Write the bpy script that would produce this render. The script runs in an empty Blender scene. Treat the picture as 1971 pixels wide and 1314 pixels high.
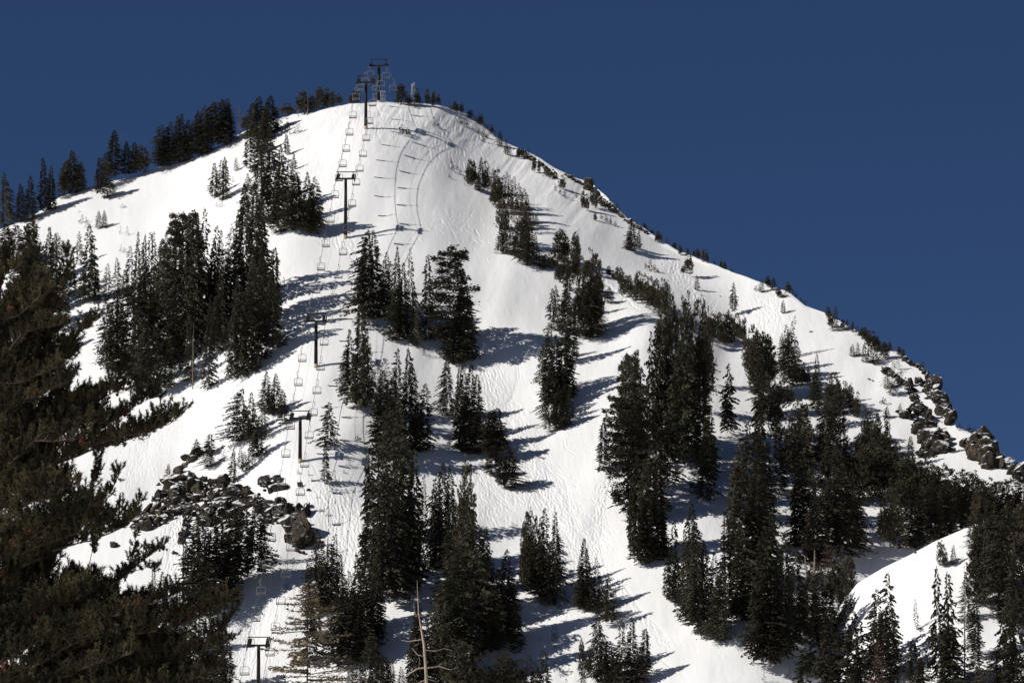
import bpy, bmesh, math, random
import numpy as np
from mathutils import Vector, Matrix

# ------------------------------------------------------------------ camera, sky, sun, exposure
scene = bpy.context.scene
PITCH = math.radians(9.0)
FOC = 1971 * 200.0 / 36.0
cam_data = bpy.data.cameras.new('camera')
cam_data.lens = 200.0
cam_data.sensor_width = 36.0
cam_data.clip_start = 1.0
cam_data.clip_end = 60000.0
cam_data.dof.use_dof = True
cam_data.dof.focus_distance = 1080.0
cam_data.dof.aperture_fstop = 7.1
cam = bpy.data.objects.new('camera', cam_data)
scene.collection.objects.link(cam)
cam.rotation_euler = (math.radians(90) + PITCH, 0, 0)
scene.camera = cam

LIGHT = Vector((1.0, 0.27, -0.78)).normalized()          # the way the sunlight travels
sun_dir = -LIGHT
sun_elev = math.asin(sun_dir.z)
sun_az = math.atan2(sun_dir.x, sun_dir.y)                 # clockwise from +Y
world = bpy.data.worlds.new('World')
scene.world = world
world.use_nodes = True
wn = world.node_tree
wn.nodes.clear()
sky = wn.nodes.new('ShaderNodeTexSky')
sky.sky_type = 'NISHITA'
sky.sun_disc = False
sky.sun_elevation = sun_elev
sky.sun_rotation = sun_az
sky.altitude = 3200.0
sky.air_density = 0.45
sky.dust_density = 0.0
sky.ozone_density = 7.0
bg = wn.nodes.new('ShaderNodeBackground')
bg.inputs['Strength'].default_value = 0.050
wo = wn.nodes.new('ShaderNodeOutputWorld')
wn.links.new(sky.outputs['Color'], bg.inputs['Color'])
wn.links.new(bg.outputs['Background'], wo.inputs['Surface'])
sun_data = bpy.data.lights.new('sun', 'SUN')
sun_data.energy = 4.5
sun_data.angle = math.radians(0.53)
sun_data.color = (1.0, 0.958, 0.895)
sun = bpy.data.objects.new('sun', sun_data)
scene.collection.objects.link(sun)
sun.rotation_euler = LIGHT.to_track_quat('-Z', 'Y').to_euler()
sun.location = (-400, 200, 600)
scene.view_settings.view_transform = 'Standard'
scene.view_settings.look = 'None'
scene.view_settings.exposure = 0.0
scene.view_settings.gamma = 1.0
scene.cycles.max_bounces = 5
scene.cycles.diffuse_bounces = 3

COL = scene.collection
CP, SP = math.cos(PITCH), math.sin(PITCH)


def ray(px, py):
    """direction through a picture point, scaled so that its horizontal range (y) is 1"""
    xc = (np.asarray(px, float) - 985.5) / FOC
    yc = -(np.asarray(py, float) - 657.0) / FOC
    dy = CP - yc * SP
    dz = SP + yc * CP
    return xc / dy, dz / dy


def at(px, py, Y):
    dx, dz = ray(px, py)
    return np.stack([dx * Y, np.ones_like(dx) * Y, dz * Y], -1)


def V(px, py, Y):
    return Vector([float(c) for c in at(px, py, Y)])


# ------------------------------------------------------------------ helpers
def tag(o, label=None, cat=None, group=None, kind=None):
    if label: o['label'] = label
    if cat: o['category'] = cat
    if group: o['group'] = group
    if kind: o['kind'] = kind
    return o


def thing(name, label, cat, loc, rot=(0, 0, 0), scale=(1, 1, 1), group=None):
    o = bpy.data.objects.new(name, None)
    COL.objects.link(o)
    o.location = loc
    o.rotation_euler = rot
    o.scale = scale
    o.empty_display_size = 0.5
    return tag(o, label, cat, group)


def link(name, me, parent=None):
    o = bpy.data.objects.new(name, me)
    COL.objects.link(o)
    if parent is not None: o.parent = parent
    return o


class MB:
    """collects boxes, tubes and loose faces, then builds them as ONE mesh"""
    def __init__(self):
        self.v = []; self.f = []; self.n = 0; self.m = []

    def add(self, verts, faces, mi=0):
        self.v.append(np.asarray(verts, float).reshape(-1, 3))
        self.f.extend([tuple(i + self.n for i in f) for f in faces])
        self.m.extend([mi] * len(faces))
        self.n += len(self.v[-1])

    def box(self, c, s, R=None):
        c = np.array(c, float); s = np.array(s, float) / 2
        p = np.array([[x, y, z] for x in (-1, 1) for y in (-1, 1) for z in (-1, 1)], float) * s
        if R is not None: p = p @ np.array(R).T
        self.add(p + c, [(0, 1, 3, 2), (4, 6, 7, 5), (0, 4, 5, 1), (2, 3, 7, 6), (0, 2, 6, 4), (1, 5, 7, 3)])

    def tube(self, pts, rad, n=8, caps=True, mi=0):
        pts = np.array(pts, float)
        k = len(pts)
        rad = np.ones(k) * rad
        tan = np.gradient(pts, axis=0)
        tan /= np.linalg.norm(tan, axis=1)[:, None] + 1e-9
        up = np.array([0, 0, 1.0]) if abs(tan[0][2]) < .9 else np.array([1.0, 0, 0])
        rings = []
        for i in range(k):
            a = np.cross(tan[i], up); a /= np.linalg.norm(a) + 1e-9
            b = np.cross(tan[i], a)
            up = np.cross(a, tan[i])
            th = np.arange(n) / n * 2 * math.pi
            rings.append(pts[i] + rad[i] * (np.cos(th)[:, None] * a + np.sin(th)[:, None] * b))
        f = []
        for i in range(k - 1):
            for j in range(n):
                j2 = (j + 1) % n
                f.append((i * n + j, i * n + j2, (i + 1) * n + j2, (i + 1) * n + j))
        if caps:
            f.append(tuple(range(n))[::-1]); f.append(tuple((k - 1) * n + j for j in range(n)))
        self.add(np.concatenate(rings), f, mi)

    def cyl(self, a, b, r, n=12):
        self.tube([a, b], r, n)

    def mesh(self, name, mats, smooth=False):
        me = bpy.data.meshes.new(name)
        me.from_pydata(np.concatenate(self.v).tolist(), [], self.f)
        for m in (mats if isinstance(mats, (list, tuple)) else [mats]): me.materials.append(m)
        if smooth: me.shade_smooth()
        if any(self.m): me.polygons.foreach_set('material_index', self.m)
        me.update()
        return me

    def build(self, name, mats, parent=None, smooth=False):
        return link(name, self.mesh(name, mats, smooth), parent)


def quads_mesh(name, verts, faces, mats, mat_idx=None, smooth=False):
    verts = np.ascontiguousarray(verts, np.float32); faces = np.ascontiguousarray(faces, np.int32)
    me = bpy.data.meshes.new(name)
    me.vertices.add(len(verts)); me.vertices.foreach_set('co', verts.ravel())
    k = faces.shape[1]
    me.loops.add(faces.size); me.loops.foreach_set('vertex_index', faces.ravel())
    me.polygons.add(len(faces))
    me.polygons.foreach_set('loop_start', np.arange(0, faces.size, k, dtype=np.int32))
    for m in (mats if isinstance(mats, (list, tuple)) else [mats]): me.materials.append(m)
    if mat_idx is not None: me.polygons.foreach_set('material_index', np.asarray(mat_idx, np.int32))
    me.update(calc_edges=True)
    if smooth: me.shade_smooth()
    return me


# ------------------------------------------------------------------ materials
def new_mat(name, base, rough=.8, spec=.2, metal=0):
    m = bpy.data.materials.new(name)
    m.use_nodes = True
    b = m.node_tree.nodes['Principled BSDF']
    b.inputs['Base Color'].default_value = (*base, 1)
    b.inputs['Roughness'].default_value = rough
    b.inputs['Specular IOR Level'].default_value = spec
    b.inputs['Metallic'].default_value = metal
    return m


def ramp_mat(name, cols, scale=2.0, rough=.9, spec=.1, random_per_object=0.0, bump=0, detail=5, stretch=(1, 1, 1), metal=0):
    """noise driven colour; cols = [(pos, rgb)...]"""
    m = new_mat(name, cols[0][1], rough, spec, metal)
    nt = m.node_tree; N = nt.nodes; L = nt.links
    b = N['Principled BSDF']
    tc = N.new('ShaderNodeTexCoord'); mp = N.new('ShaderNodeMapping')
    mp.inputs['Scale'].default_value = stretch
    L.new(tc.outputs['Object'], mp.inputs['Vector'])
    nz = N.new('ShaderNodeTexNoise'); nz.inputs['Scale'].default_value = scale; nz.inputs['Detail'].default_value = detail
    L.new(mp.outputs['Vector'], nz.inputs['Vector'])
    cr = N.new('ShaderNodeValToRGB')
    el = cr.color_ramp.elements
    while len(el) < len(cols): el.new(.5)
    for e, (p, c) in zip(el, cols): e.position = p; e.color = (*c, 1)
    fac = nz.outputs['Fac']
    L.new(fac, cr.inputs['Fac'])
    out = cr.outputs['Color']
    if random_per_object:
        oi = N.new('ShaderNodeObjectInfo')
        hs = N.new('ShaderNodeHueSaturation')
        mr = N.new('ShaderNodeMapRange')
        mr.inputs['To Min'].default_value = 1 - random_per_object; mr.inputs['To Max'].default_value = 1 + random_per_object
        L.new(oi.outputs['Random'], mr.inputs['Value']); L.new(mr.outputs['Result'], hs.inputs['Value'])
        mr2 = N.new('ShaderNodeMapRange')
        mr2.inputs['To Min'].default_value = .475; mr2.inputs['To Max'].default_value = .525
        mu = N.new('ShaderNodeMath'); mu.operation = 'MULTIPLY'; mu.inputs[1].default_value = 7.31
        fr = N.new('ShaderNodeMath'); fr.operation = 'FRACT'
        L.new(oi.outputs['Random'], mu.inputs[0]); L.new(mu.outputs[0], fr.inputs[0]); L.new(fr.outputs[0], mr2.inputs['Value'])
        L.new(mr2.outputs['Result'], hs.inputs['Hue'])
        L.new(out, hs.inputs['Color']); out = hs.outputs['Color']
    L.new(out, b.inputs['Base Color'])
    if bump:
        bp = N.new('ShaderNodeBump'); bp.inputs['Strength'].default_value = 1.0; bp.inputs['Distance'].default_value = bump
        L.new(fac, bp.inputs['Height']); L.new(bp.outputs['Normal'], b.inputs['Normal'])
    return m


def snow_material():
    m = new_mat('snow', (.86, .865, .87), .55, .25)
    nt = m.node_tree; N = nt.nodes; L = nt.links; b = N['Principled BSDF']
    g = N.new('ShaderNodeNewGeometry')
    cr = N.new('ShaderNodeValToRGB')
    n1 = N.new('ShaderNodeTexNoise'); n1.inputs['Scale'].default_value = .03; n1.inputs['Detail'].default_value = 6; n1.inputs['Roughness'].default_value = .6
    L.new(g.outputs['Position'], n1.inputs['Vector'])
    cr.color_ramp.elements[0].position = .3; cr.color_ramp.elements[0].color = (.82, .822, .826, 1)
    cr.color_ramp.elements[1].position = .65; cr.color_ramp.elements[1].color = (.90, .902, .905, 1)
    L.new(n1.outputs['Fac'], cr.inputs['Fac']); L.new(cr.outputs['Color'], b.inputs['Base Color'])
    # wind and melt ripples running down the slope
    mp = N.new('ShaderNodeMapping'); mp.inputs['Scale'].default_value = (1.0, .22, .22)
    L.new(g.outputs['Position'], mp.inputs['Vector'])
    n2 = N.new('ShaderNodeTexNoise'); n2.inputs['Scale'].default_value = .55; n2.inputs['Detail'].default_value = 8; n2.inputs['Roughness'].default_value = .62
    L.new(mp.outputs['Vector'], n2.inputs['Vector'])
    n3 = N.new('ShaderNodeTexNoise'); n3.inputs['Scale'].default_value = 1.6; n3.inputs['Detail'].default_value = 4
    L.new(g.outputs['Position'], n3.inputs['Vector'])
    b2 = N.new('ShaderNodeBump'); b2.inputs['Distance'].default_value = .085; b2.inputs['Strength'].default_value = .8
    L.new(n2.outputs['Fac'], b2.inputs['Height'])
    b3 = N.new('ShaderNodeBump'); b3.inputs['Distance'].default_value = .03; b3.inputs['Strength'].default_value = 1
    L.new(n3.outputs['Fac'], b3.inputs['Height']); L.new(b2.outputs['Normal'], b3.inputs['Normal'])
    L.new(b3.outputs['Normal'], b.inputs['Normal'])
    return m


def rock_material(name, dark, mid, light, snow_at=.70):
    m = new_mat(name, mid, .92, .12)
    nt = m.node_tree; N = nt.nodes; L = nt.links; b = N['Principled BSDF']
    g = N.new('ShaderNodeNewGeometry')
    n1 = N.new('ShaderNodeTexNoise'); n1.inputs['Scale'].default_value = .7; n1.inputs['Detail'].default_value = 9; n1.inputs['Roughness'].default_value = .65
    L.new(g.outputs['Position'], n1.inputs['Vector'])
    cr = N.new('ShaderNodeValToRGB'); el = cr.color_ramp.elements; el.new(.5)
    for e, p, c in zip(el, (.33, .5, .68), (dark, mid, light)): e.position = p; e.color = (*c, 1)
    L.new(n1.outputs['Fac'], cr.inputs['Fac'])
    sep = N.new('ShaderNodeSeparateXYZ'); L.new(g.outputs['Normal'], sep.inputs[0])
    n2 = N.new('ShaderNodeTexNoise'); n2.inputs['Scale'].default_value = .9; n2.inputs['Detail'].default_value = 6
    L.new(g.outputs['Position'], n2.inputs['Vector'])
    ad = N.new('ShaderNodeMath'); ad.operation = 'MULTIPLY_ADD'; ad.inputs[1].default_value = .7
    L.new(n2.outputs['Fac'], ad.inputs[0]); L.new(sep.outputs['Z'], ad.inputs[2])
    mr = N.new('ShaderNodeMapRange'); mr.inputs['From Min'].default_value = snow_at + .35; mr.inputs['From Max'].default_value = snow_at + .43
    L.new(ad.outputs[0], mr.inputs['Value'])
    mx = N.new('ShaderNodeMix'); mx.data_type = 'RGBA'
    L.new(mr.outputs['Result'], mx.inputs['Factor']); L.new(cr.outputs['Color'], mx.inputs['A'])
    mx.inputs['B'].default_value = (.85, .86, .88, 1)
    L.new(mx.outputs['Result'], b.inputs['Base Color'])
    vo = N.new('ShaderNodeTexVoronoi'); vo.feature = 'DISTANCE_TO_EDGE'; vo.inputs['Scale'].default_value = .8
    L.new(g.outputs['Position'], vo.inputs['Vector'])
    bp = N.new('ShaderNodeBump'); bp.inputs['Distance'].default_value = .9; L.new(n1.outputs['Fac'], bp.inputs['Height'])
    bq = N.new('ShaderNodeBump'); bq.inputs['Distance'].default_value = .25; L.new(vo.outputs['Distance'], bq.inputs['Height']); L.new(bp.outputs['Normal'], bq.inputs['Normal'])
    L.new(bq.outputs['Normal'], b.inputs['Normal'])
    return m


M_SNOW = snow_material()
M_ROCK = rock_material('dark_rock', (.014, .013, .013), (.042, .036, .031), (.11, .090, .072), .66)
M_ROCK_TAN = rock_material('brown_rock', (.018, .015, .012), (.056, .045, .034), (.15, .118, .086), .68)
M_FIR = ramp_mat('fir_needles', [(.30, (.034, .033, .022)), (.55, (.060, .055, .036)), (.78, (.118, .102, .063))], .9, .85, .15, .36)
M_PINE = ramp_mat('pine_needles', [(.30, (.042, .038, .025)), (.55, (.074, .065, .041)), (.78, (.125, .105, .064))], 1.2, .85, .15, .22)
M_DEAD = ramp_mat('dead_needles', [(.30, (.10, .065, .048)), (.7, (.19, .13, .10))], 1.2, .95, .05, .15)
M_BARK = ramp_mat('bark', [(.3, (.05, .038, .030)), (.7, (.13, .10, .078))], 3, .95, .05, .1, .03, stretch=(1, 1, .25))
M_WOOD = ramp_mat('weathered_wood', [(.3, (.17, .13, .10)), (.7, (.34, .27, .21))], 3, .9, .1, .1, .02, stretch=(1, 1, .2))
M_STEEL = ramp_mat('dark_steel', [(.3, (.006, .006, .008)), (.7, (.016, .015, .016))], 1.0, .65, .25, 0)
M_GALV = ramp_mat('galvanised_steel', [(.3, (.17, .172, .176)), (.7, (.27, .272, .276))], 3, .5, .4, 0)
M_ROPE = new_mat('steel_rope', (.10, .10, .105), .6, .3)
M_SEAT = ramp_mat('seat_slats', [(.3, (.03, .03, .032)), (.7, (.06, .058, .055))], 4, .7, .3, 0)
M_PAD = new_mat('tower_pad', (.50, .37, .25), .8, .2)
M_RIME = ramp_mat('rime_crusted_steel', [(.35, (.14, .145, .15)), (.6, (.50, .51, .52))], 5, .8, .2, 0)
# ------------------------------------------------------------------ the mountain
SKY_U = [-9000, -3000, -900, -300, 0, 35, 63, 112, 163, 219, 265, 328, 400, 440, 475, 510, 540, 563, 619, 670, 700, 728, 807, 846, 897, 935, 952, 978, 1029, 1067,
         1105, 1138, 1161, 1186, 1207, 1232, 1276, 1309, 1352, 1393, 1462, 1518, 1551, 1594, 1649, 1692, 1725, 1746, 1776, 1801,
         1817, 1834, 1840, 1878, 1905, 1918, 1954, 1971, 2100, 2500, 3500, 9000]
SKY_P = [1500, 1300, 800, 560, 441, 428, 415, 381, 362, 348, 335, 316, 292, 273, 246, 236, 228, 221, 211, 199, 198, 196.6, 198.5, 203, 219, 244, 262, 277, 298, 323,
         341, 352, 372, 397, 420, 433, 465, 484, 500, 517, 542, 562, 589, 604, 637, 667, 676, 693, 707, 738,
         770, 800, 822, 836, 850, 872, 896, 918, 1000, 1200, 1400, 1500]


def skyline(u):
    return np.interp(u, SKY_U, SKY_P)


CTRL = np.array([
    (728, 196, 1176), (703, 250, 1152), (665, 458, 1096), (608, 703, 1042), (578, 885, 1004), (497, 1365, 930), (640, 1080, 975),
    (0, 440, 1166), (163, 362, 1176), (328, 316, 1180), (475, 245, 1184), (600, 211, 1180),
    (250, 500, 1128), (100, 700, 1086), (0, 1000, 1016), (250, 900, 1027), (250, 1250, 953), (400, 700, 1062), (400, 930, 1014), (400, 1040, 985),
    (520, 450, 1104), (520, 620, 1066), (850, 203, 1178), (952, 262, 1178), (1138, 348, 1154), (1309, 484, 1122), (1462, 542, 1101), (1594, 603, 1083),
    (1700, 666, 1066), (1837, 819, 1030), (1969, 913, 1006), (850, 400, 1113), (1000, 600, 1070), (1030, 650, 1056), (1000, 750, 1042), (1060, 860, 1018), (1000, 1200, 950),
    (1080, 440, 1114), (1200, 520, 1100), (1170, 620, 1070), (1400, 640, 1080), (1260, 640, 1057), (1300, 1000, 980), (1600, 900, 1012), (1560, 740, 1050),
    (1500, 1200, 938), (1850, 1050, 982), (1971, 1314, 942), (870, 660, 1058), (760, 900, 1008), (750, 1150, 956), (1200, 900, 1003), (1250, 1250, 934),
    (0, 1500, 915), (1000, 1500, 898), (1971, 1500, 902), (-300, 700, 1140), (-300, 1200, 1010), (2300, 1150, 970), (2300, 1500, 900)], float)


def _tps():
    P = CTRL[:, :2] / 200.0
    n = len(P)
    d = np.linalg.norm(P[:, None] - P[None], axis=2)
    K = np.where(d > 0, d * d * np.log(d + 1e-12), 0) + np.eye(n) * .04
    A = np.zeros((n + 3, n + 3)); A[:n, :n] = K; A[:n, n] = 1; A[:n, n + 1:] = P; A[n, :n] = 1; A[n + 1:, :n] = P.T
    b = np.zeros(n + 3); b[:n] = CTRL[:, 2]
    return P, np.linalg.solve(A, b)


TP, TW = _tps()


def range_at(u, p):
    """horizontal range of the slope seen at picture point (u, p)"""
    u = np.asarray(u, float); p = np.asarray(p, float)
    uc = np.clip(u, -350, 2350); pc = np.clip(p, 190, 1600)
    q = np.stack([uc, pc], -1).reshape(-1, 2) / 200.0
    out = np.zeros(len(q))
    n = len(TP)
    for i in range(n):
        r2 = (q[:, 0] - TP[i, 0]) ** 2 + (q[:, 1] - TP[i, 1]) ** 2
        out += TW[i] * .5 * r2 * np.log(r2 + 1e-20)
    out += TW[n] + TW[n + 1] * q[:, 0] + TW[n + 2] * q[:, 1]
    return out.reshape(u.shape) + 0.0


PYB = 1560.0
STEP = 1.6
cols = np.concatenate([-np.geomspace(11000, 40, 60), np.arange(-24, 1996, STEP), 1995 + np.geomspace(30, 9000, 60)])
NR = int(1365 / STEP)
s = np.linspace(0, 1, NR)
sk = skyline(cols) + np.interp(cols, np.arange(-12000, 12001, 9), np.random.RandomState(5).randn(2667)) * .5
Pg = PYB + s[:, None] * (sk[None, :] - PYB)
Ug = np.broadcast_to(cols, Pg.shape)
Yg = range_at(Ug, Pg)
face = at(Ug, Pg, Yg)
face[..., 0] = ray(Ug, Pg)[0] * Yg

# surface relief: drifts, ski tracks and debris, as real height
rs = np.random.RandomState(11)


def smooth_noise(u, p, su, sp, seed, octaves=3):
    r = np.random.RandomState(seed); out = 0; amp = 1
    for o in range(octaves):
        n = 257
        g = r.randn(n, n)
        x = (u / su + 31.7 * o) % (n - 1); y = (p / sp + 17.3 * o) % (n - 1)
        xi = x.astype(int); yi = y.astype(int); fx = x - xi; fy = y - yi
        fx = fx * fx * (3 - 2 * fx); fy = fy * fy * (3 - 2 * fy)
        g00 = g[yi, xi]; g10 = g[yi, (xi + 1) % n]; g01 = g[(yi + 1) % n, xi]; g11 = g[(yi + 1) % n, (xi + 1) % n]
        out = out + amp * ((g00 * (1 - fx) + g10 * fx) * (1 - fy) + (g01 * (1 - fx) + g11 * fx) * fy)
        amp *= .5; su /= 2.1; sp /= 2.1
    return out


H = np.zeros_like(Pg)
inner = (Ug > -300) & (Ug < 2300)
H += .26 * smooth_noise(Ug + .35 * Pg, Pg, 90, 120, 1, 2) * inner
H += .013 * smooth_noise(Ug, Pg, 13, 24, 2) * inner
# wind drifts near the summit, combed down the slope
top = np.clip(1 - (Pg - skyline(Ug)) / 120, 0, 1) * (Ug > 480) * (Ug < 1150)
H += top * .075 * smooth_noise(Ug + .8 * Pg, Pg - .3 * Ug, 16, 60, 3)

Hs = np.zeros_like(H)


def stamp(pu, pp, depth, wid=1.0):
    """press points (picture units) into the snow; the grid is regular in u and, per column, in p"""
    pu = np.asarray(pu); pp = np.asarray(pp)
    ci = (pu + 24) / STEP + 60
    kk = np.interp(pu, cols, sk)
    ri = (pp - PYB) / (kk - PYB) * (NR - 1)
    ok = (ci > 61) & (ci < len(cols) - 62) & (ri > 2) & (ri < NR - 3)
    ci, ri = ci[ok], ri[ok]
    depth = np.broadcast_to(depth, pu.shape)[ok]
    c0 = np.floor(ci).astype(int); r0 = np.floor(ri).astype(int)
    for dc in (-1, 0, 1, 2):
        for dr in (-1, 0, 1, 2):
            w = np.exp(-(((c0 + dc - ci) / (.62 * wid)) ** 2 + ((r0 + dr - ri) / (.62 * wid)) ** 2))
            np.add.at(Hs, (r0 + dr, c0 + dc), -depth * w)


def track(pts, wob=2.0, depth=.10, pair=True, seed=0, jitter=0):
    r = np.random.RandomState(seed)
    pts = np.array(pts, float)
    d = np.r_[0, np.cumsum(np.linalg.norm(np.diff(pts, axis=0), axis=1))]
    t = np.arange(0, d[-1], .8)
    u = np.interp(t, d, pts[:, 0]); p = np.interp(t, d, pts[:, 1])
    ph = r.rand() * 9; lam = 16 + 14 * r.rand()
    u = u + wob * np.sin(t / lam + ph) + wob * .5 * np.sin(t / lam * 2.3 + ph * 2)
    if jitter:
        u = u + r.randn(len(u)) * jitter; p = p + r.randn(len(u)) * jitter
    stamp(u, p, depth)
    stamp(u + 1.9, p - .3, -depth * .55)
    if pair: stamp(u + 3.2, p, depth * .6)


trk = [
       ([(920, 690), (938, 760), (990, 830), (1050, 900), (1090, 960), (1120, 1040), (1150, 1120)], 3),
       ([(925, 690), (960, 770), (1000, 800), (1040, 860), (1085, 930), (1110, 1010), (1130, 1060)], 4),
       ([(997, 700), (1001, 730), (990, 762), (975, 775), (990, 800), (1020, 850)], 2),
       ([(1100, 1010), (1140, 1050), (1170, 1110), (1190, 1160), (1240, 1240), (1300, 1290)], 2),
       ([(1150, 1030), (1165, 1080), (1230, 1170), (1265, 1200), (1290, 1235)], 2),
       ([(1175, 915), (1165, 960), (1150, 1000), (1120, 1020)], 1.5), ([(1172, 930), (1160, 990), (1150, 1060), (1140, 1100)], 2),
       ([(1085, 845), (1088, 860), (1108, 872)], .5), ([(640, 940), (655, 980), (670, 1020), (690, 1060)], 3),
       ([(600, 890), (620, 930), (640, 990), (650, 1040)], 1), ([(668, 470), (690, 510), (684, 560), (690, 590)], 2),
       ([(575, 900), (590, 950), (600, 975)], .5),
       ([(860, 690), (880, 740), (890, 800)], 1), ([(910, 900), (940, 950), (985, 985)], 2),
       ([(1050, 880), (1070, 1000), (1110, 1060)], 3)]
for k, (pts, wob) in enumerate(trk):
    for q in range(2 if wob > 1 else 1):
        track(np.array(pts) + rs.randn(2) * (3 if wob > 1 else .5), wob, .10, wob > .6, 20 + k * 3 + q)


def debris(path, half, n, depth=.10, ln=5, seed=0):
    """broken-up snow: many short scratches spread along a path"""
    r = np.random.RandomState(seed)
    path = np.array(path, float)
    d = np.r_[0, np.cumsum(np.linalg.norm(np.diff(path, axis=0), axis=1))]
    for _ in range(n):
        t = r.rand() * d[-1]
        u = np.interp(t, d, path[:, 0]) + r.randn() * half; p = np.interp(t, d, path[:, 1]) + r.randn() * half * .3
        t2 = min(d[-1], t + 4)
        du = np.interp(t2, d, path[:, 0]) - np.interp(t2 - 4, d, path[:, 0]); dp = np.interp(t2, d, path[:, 1]) - np.interp(t2 - 4, d, path[:, 1])
        a = math.atan2(dp, du + 1e-6) + r.randn() * .45
        m = int(ln * (.4 + 1.3 * r.rand())) + 2
        q = np.arange(m) * .9
        uu = u + np.cos(a) * q; pp = p + np.sin(a) * q
        dd = depth * (.5 + r.rand())
        stamp(uu, pp, dd); stamp(uu + 1.8, pp - .4, -dd * .5)


debris([(925, 700), (975, 790), (1010, 860), (1060, 960), (1110, 1060), (1150, 1130)], 20, 1300, .085, 6, 1)
debris([(980, 900), (1060, 980), (1110, 1050)], 40, 900, .07, 6, 2)
debris([(1170, 920), (1150, 1000), (1145, 1080), (1175, 1130)], 9, 420, .085, 7, 3)
debris([(1165, 1100), (1230, 1180), (1290, 1240)], 7, 160, .08, 7, 4)
debris([(1075, 470), (1130, 520), (1180, 560), (1230, 600)], 3.5, 260, .10, 2, 5)
debris([(1290, 500), (1320, 550), (1370, 600), (1400, 640)], 11, 700, .08, 2, 6)
debris([(1478, 570), (1485, 620), (1460, 660)], 14, 500, .07, 6, 7)
debris([(640, 930), (660, 980), (690, 1060), (700, 1120)], 20, 900, .10, 6, 8)
debris([(600, 920), (640, 1000), (670, 1080)], 26, 500, .07, 7, 9)
debris([(345, 990), (338, 1060), (345, 1150)], 10, 520, .13, 7, 10)
debris([(560, 1090), (520, 1160), (480, 1220), (450, 1290)], 36, 900, .06, 7, 11)
debris([(410, 730), (330, 800), (230, 920), (170, 1010)], 26, 1100, .06, 3, 12)
debris([(250, 880), (240, 950), (200, 1040)], 40, 700, .05, 3, 13)
debris([(676, 455), (690, 500), (686, 560), (692, 620)], 5, 240, .10, 3, 14)
debris([(630, 450), (640, 470)], 14, 160, .10, 3, 15)
debris([(590, 300), (620, 350), (640, 420)], 12, 240, .06, 3, 16)
debris([(880, 880), (920, 950), (960, 1010)], 30, 500, .06, 6, 17)
debris([(830, 420), (900, 440), (930, 470)], 40, 160, .05, 8, 18)
debris([(680, 1090), (660, 1200), (640, 1310)], 30, 300, .05, 6, 19)
debris([(1100, 1130), (1070, 1200), (1080, 1300)], 30, 260, .05, 6, 20)
debris([(745, 205), (730, 260)], 60, 260, .05, 10, 21)
debris([(900, 225), (860, 290), (880, 330)], 40, 260, .06, 9, 22)
debris([(1155, 770), (1150, 900)], 10, 60, .03, 20, 23)
H += np.clip(Hs, -.24, .24) * .56

edge = np.clip((skyline(Ug) - Pg) / -6.0, 0, 1)
H *= edge
face[..., 2] += H


def bilinear(A, u, p):
    ci = (u + 24) / STEP + 60
    kk = np.interp(u, cols, sk)
    ri = (p - PYB) / (kk - PYB) * (NR - 1)
    ci = min(max(ci, 0), len(cols) - 2.001); ri = min(max(ri, 0), NR - 2.001)
    c, r = int(ci), int(ri); fc, fr = ci - c, ri - r
    return (A[r, c] * (1 - fc) + A[r, c + 1] * fc) * (1 - fr) + (A[r + 1, c] * (1 - fc) + A[r + 1, c + 1] * fc) * fr


# behind the crest: rounds over and falls away; in front: eases down to the valley at the camera
top_row = face[-1]
dist = np.array([.6, 1.4, 2.5, 4, 6, 9, 13, 18, 26, 38, 55, 80, 120, 180, 270, 400, 600, 900])
back = []
el_t = ray(cols, sk)[1]
for dd in dist:
    q = top_row.copy()
    q[:, 0] *= (top_row[:, 1] + dd) / top_row[:, 1]
    q[:, 1] += dd
    q[:, 2] += el_t * dd - .72 * (math.sqrt(dd * dd + 81) - 9)
    q[:, 2] = np.maximum(q[:, 2], -55 - .001 * dd)
    back.append(q)
front = []
bot = face[0]
for tt in np.linspace(0, .994, 60):
    q = bot.copy()
    q[:, 0] *= tt + .006; q[:, 1] *= tt + .006
    q[:, 2] = -2.2 + (bot[:, 2] + 2.2) * (tt + .006) ** 1.35
    front.append(q)
full = np.concatenate([np.array(front), face, np.array(back)])
nr, nc = full.shape[:2]
idx = np.arange(nr * nc).reshape(nr, nc)
quads = np.stack([idx[:-1, :-1], idx[:-1, 1:], idx[1:, 1:], idx[1:, :-1]], -1).reshape(-1, 4)
mount = link('snow_slope', quads_mesh('snow_slope', full.reshape(-1, 3), quads, M_SNOW, smooth=True))
tag(mount, kind='structure')

v = MB()
ring = [(math.cos(a) * 30000, math.sin(a) * 30000, -60) for a in np.linspace(0, 2 * math.pi, 65)[:-1]]
v.add([(0, 0, -60)] + ring, [(0, i + 1, (i + 1) % 64 + 1) for i in range(64)])
tag(v.build('snow_plain', M_SNOW), kind='structure')

# the knoll at the lower right
KU = np.array([1430, 1500, 1540, 1570, 1605, 1650, 1700, 1750, 1800, 1865, 1920, 1971, 2100, 2300, 2600])
KP = np.array([1500, 1420, 1350, 1260, 1180, 1122, 1092, 1068, 1041, 1013, 992, 975, 940, 930, 1000])
KR = np.array([950, 950, 948, 945, 942, 938, 936, 935, 935, 936, 938, 940, 945, 960, 980])


def knoll_range(u, p):
    c = np.interp(u, KU, KP); r = np.interp(u, KU, KR)
    return r - .155 * (p - c)


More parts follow.
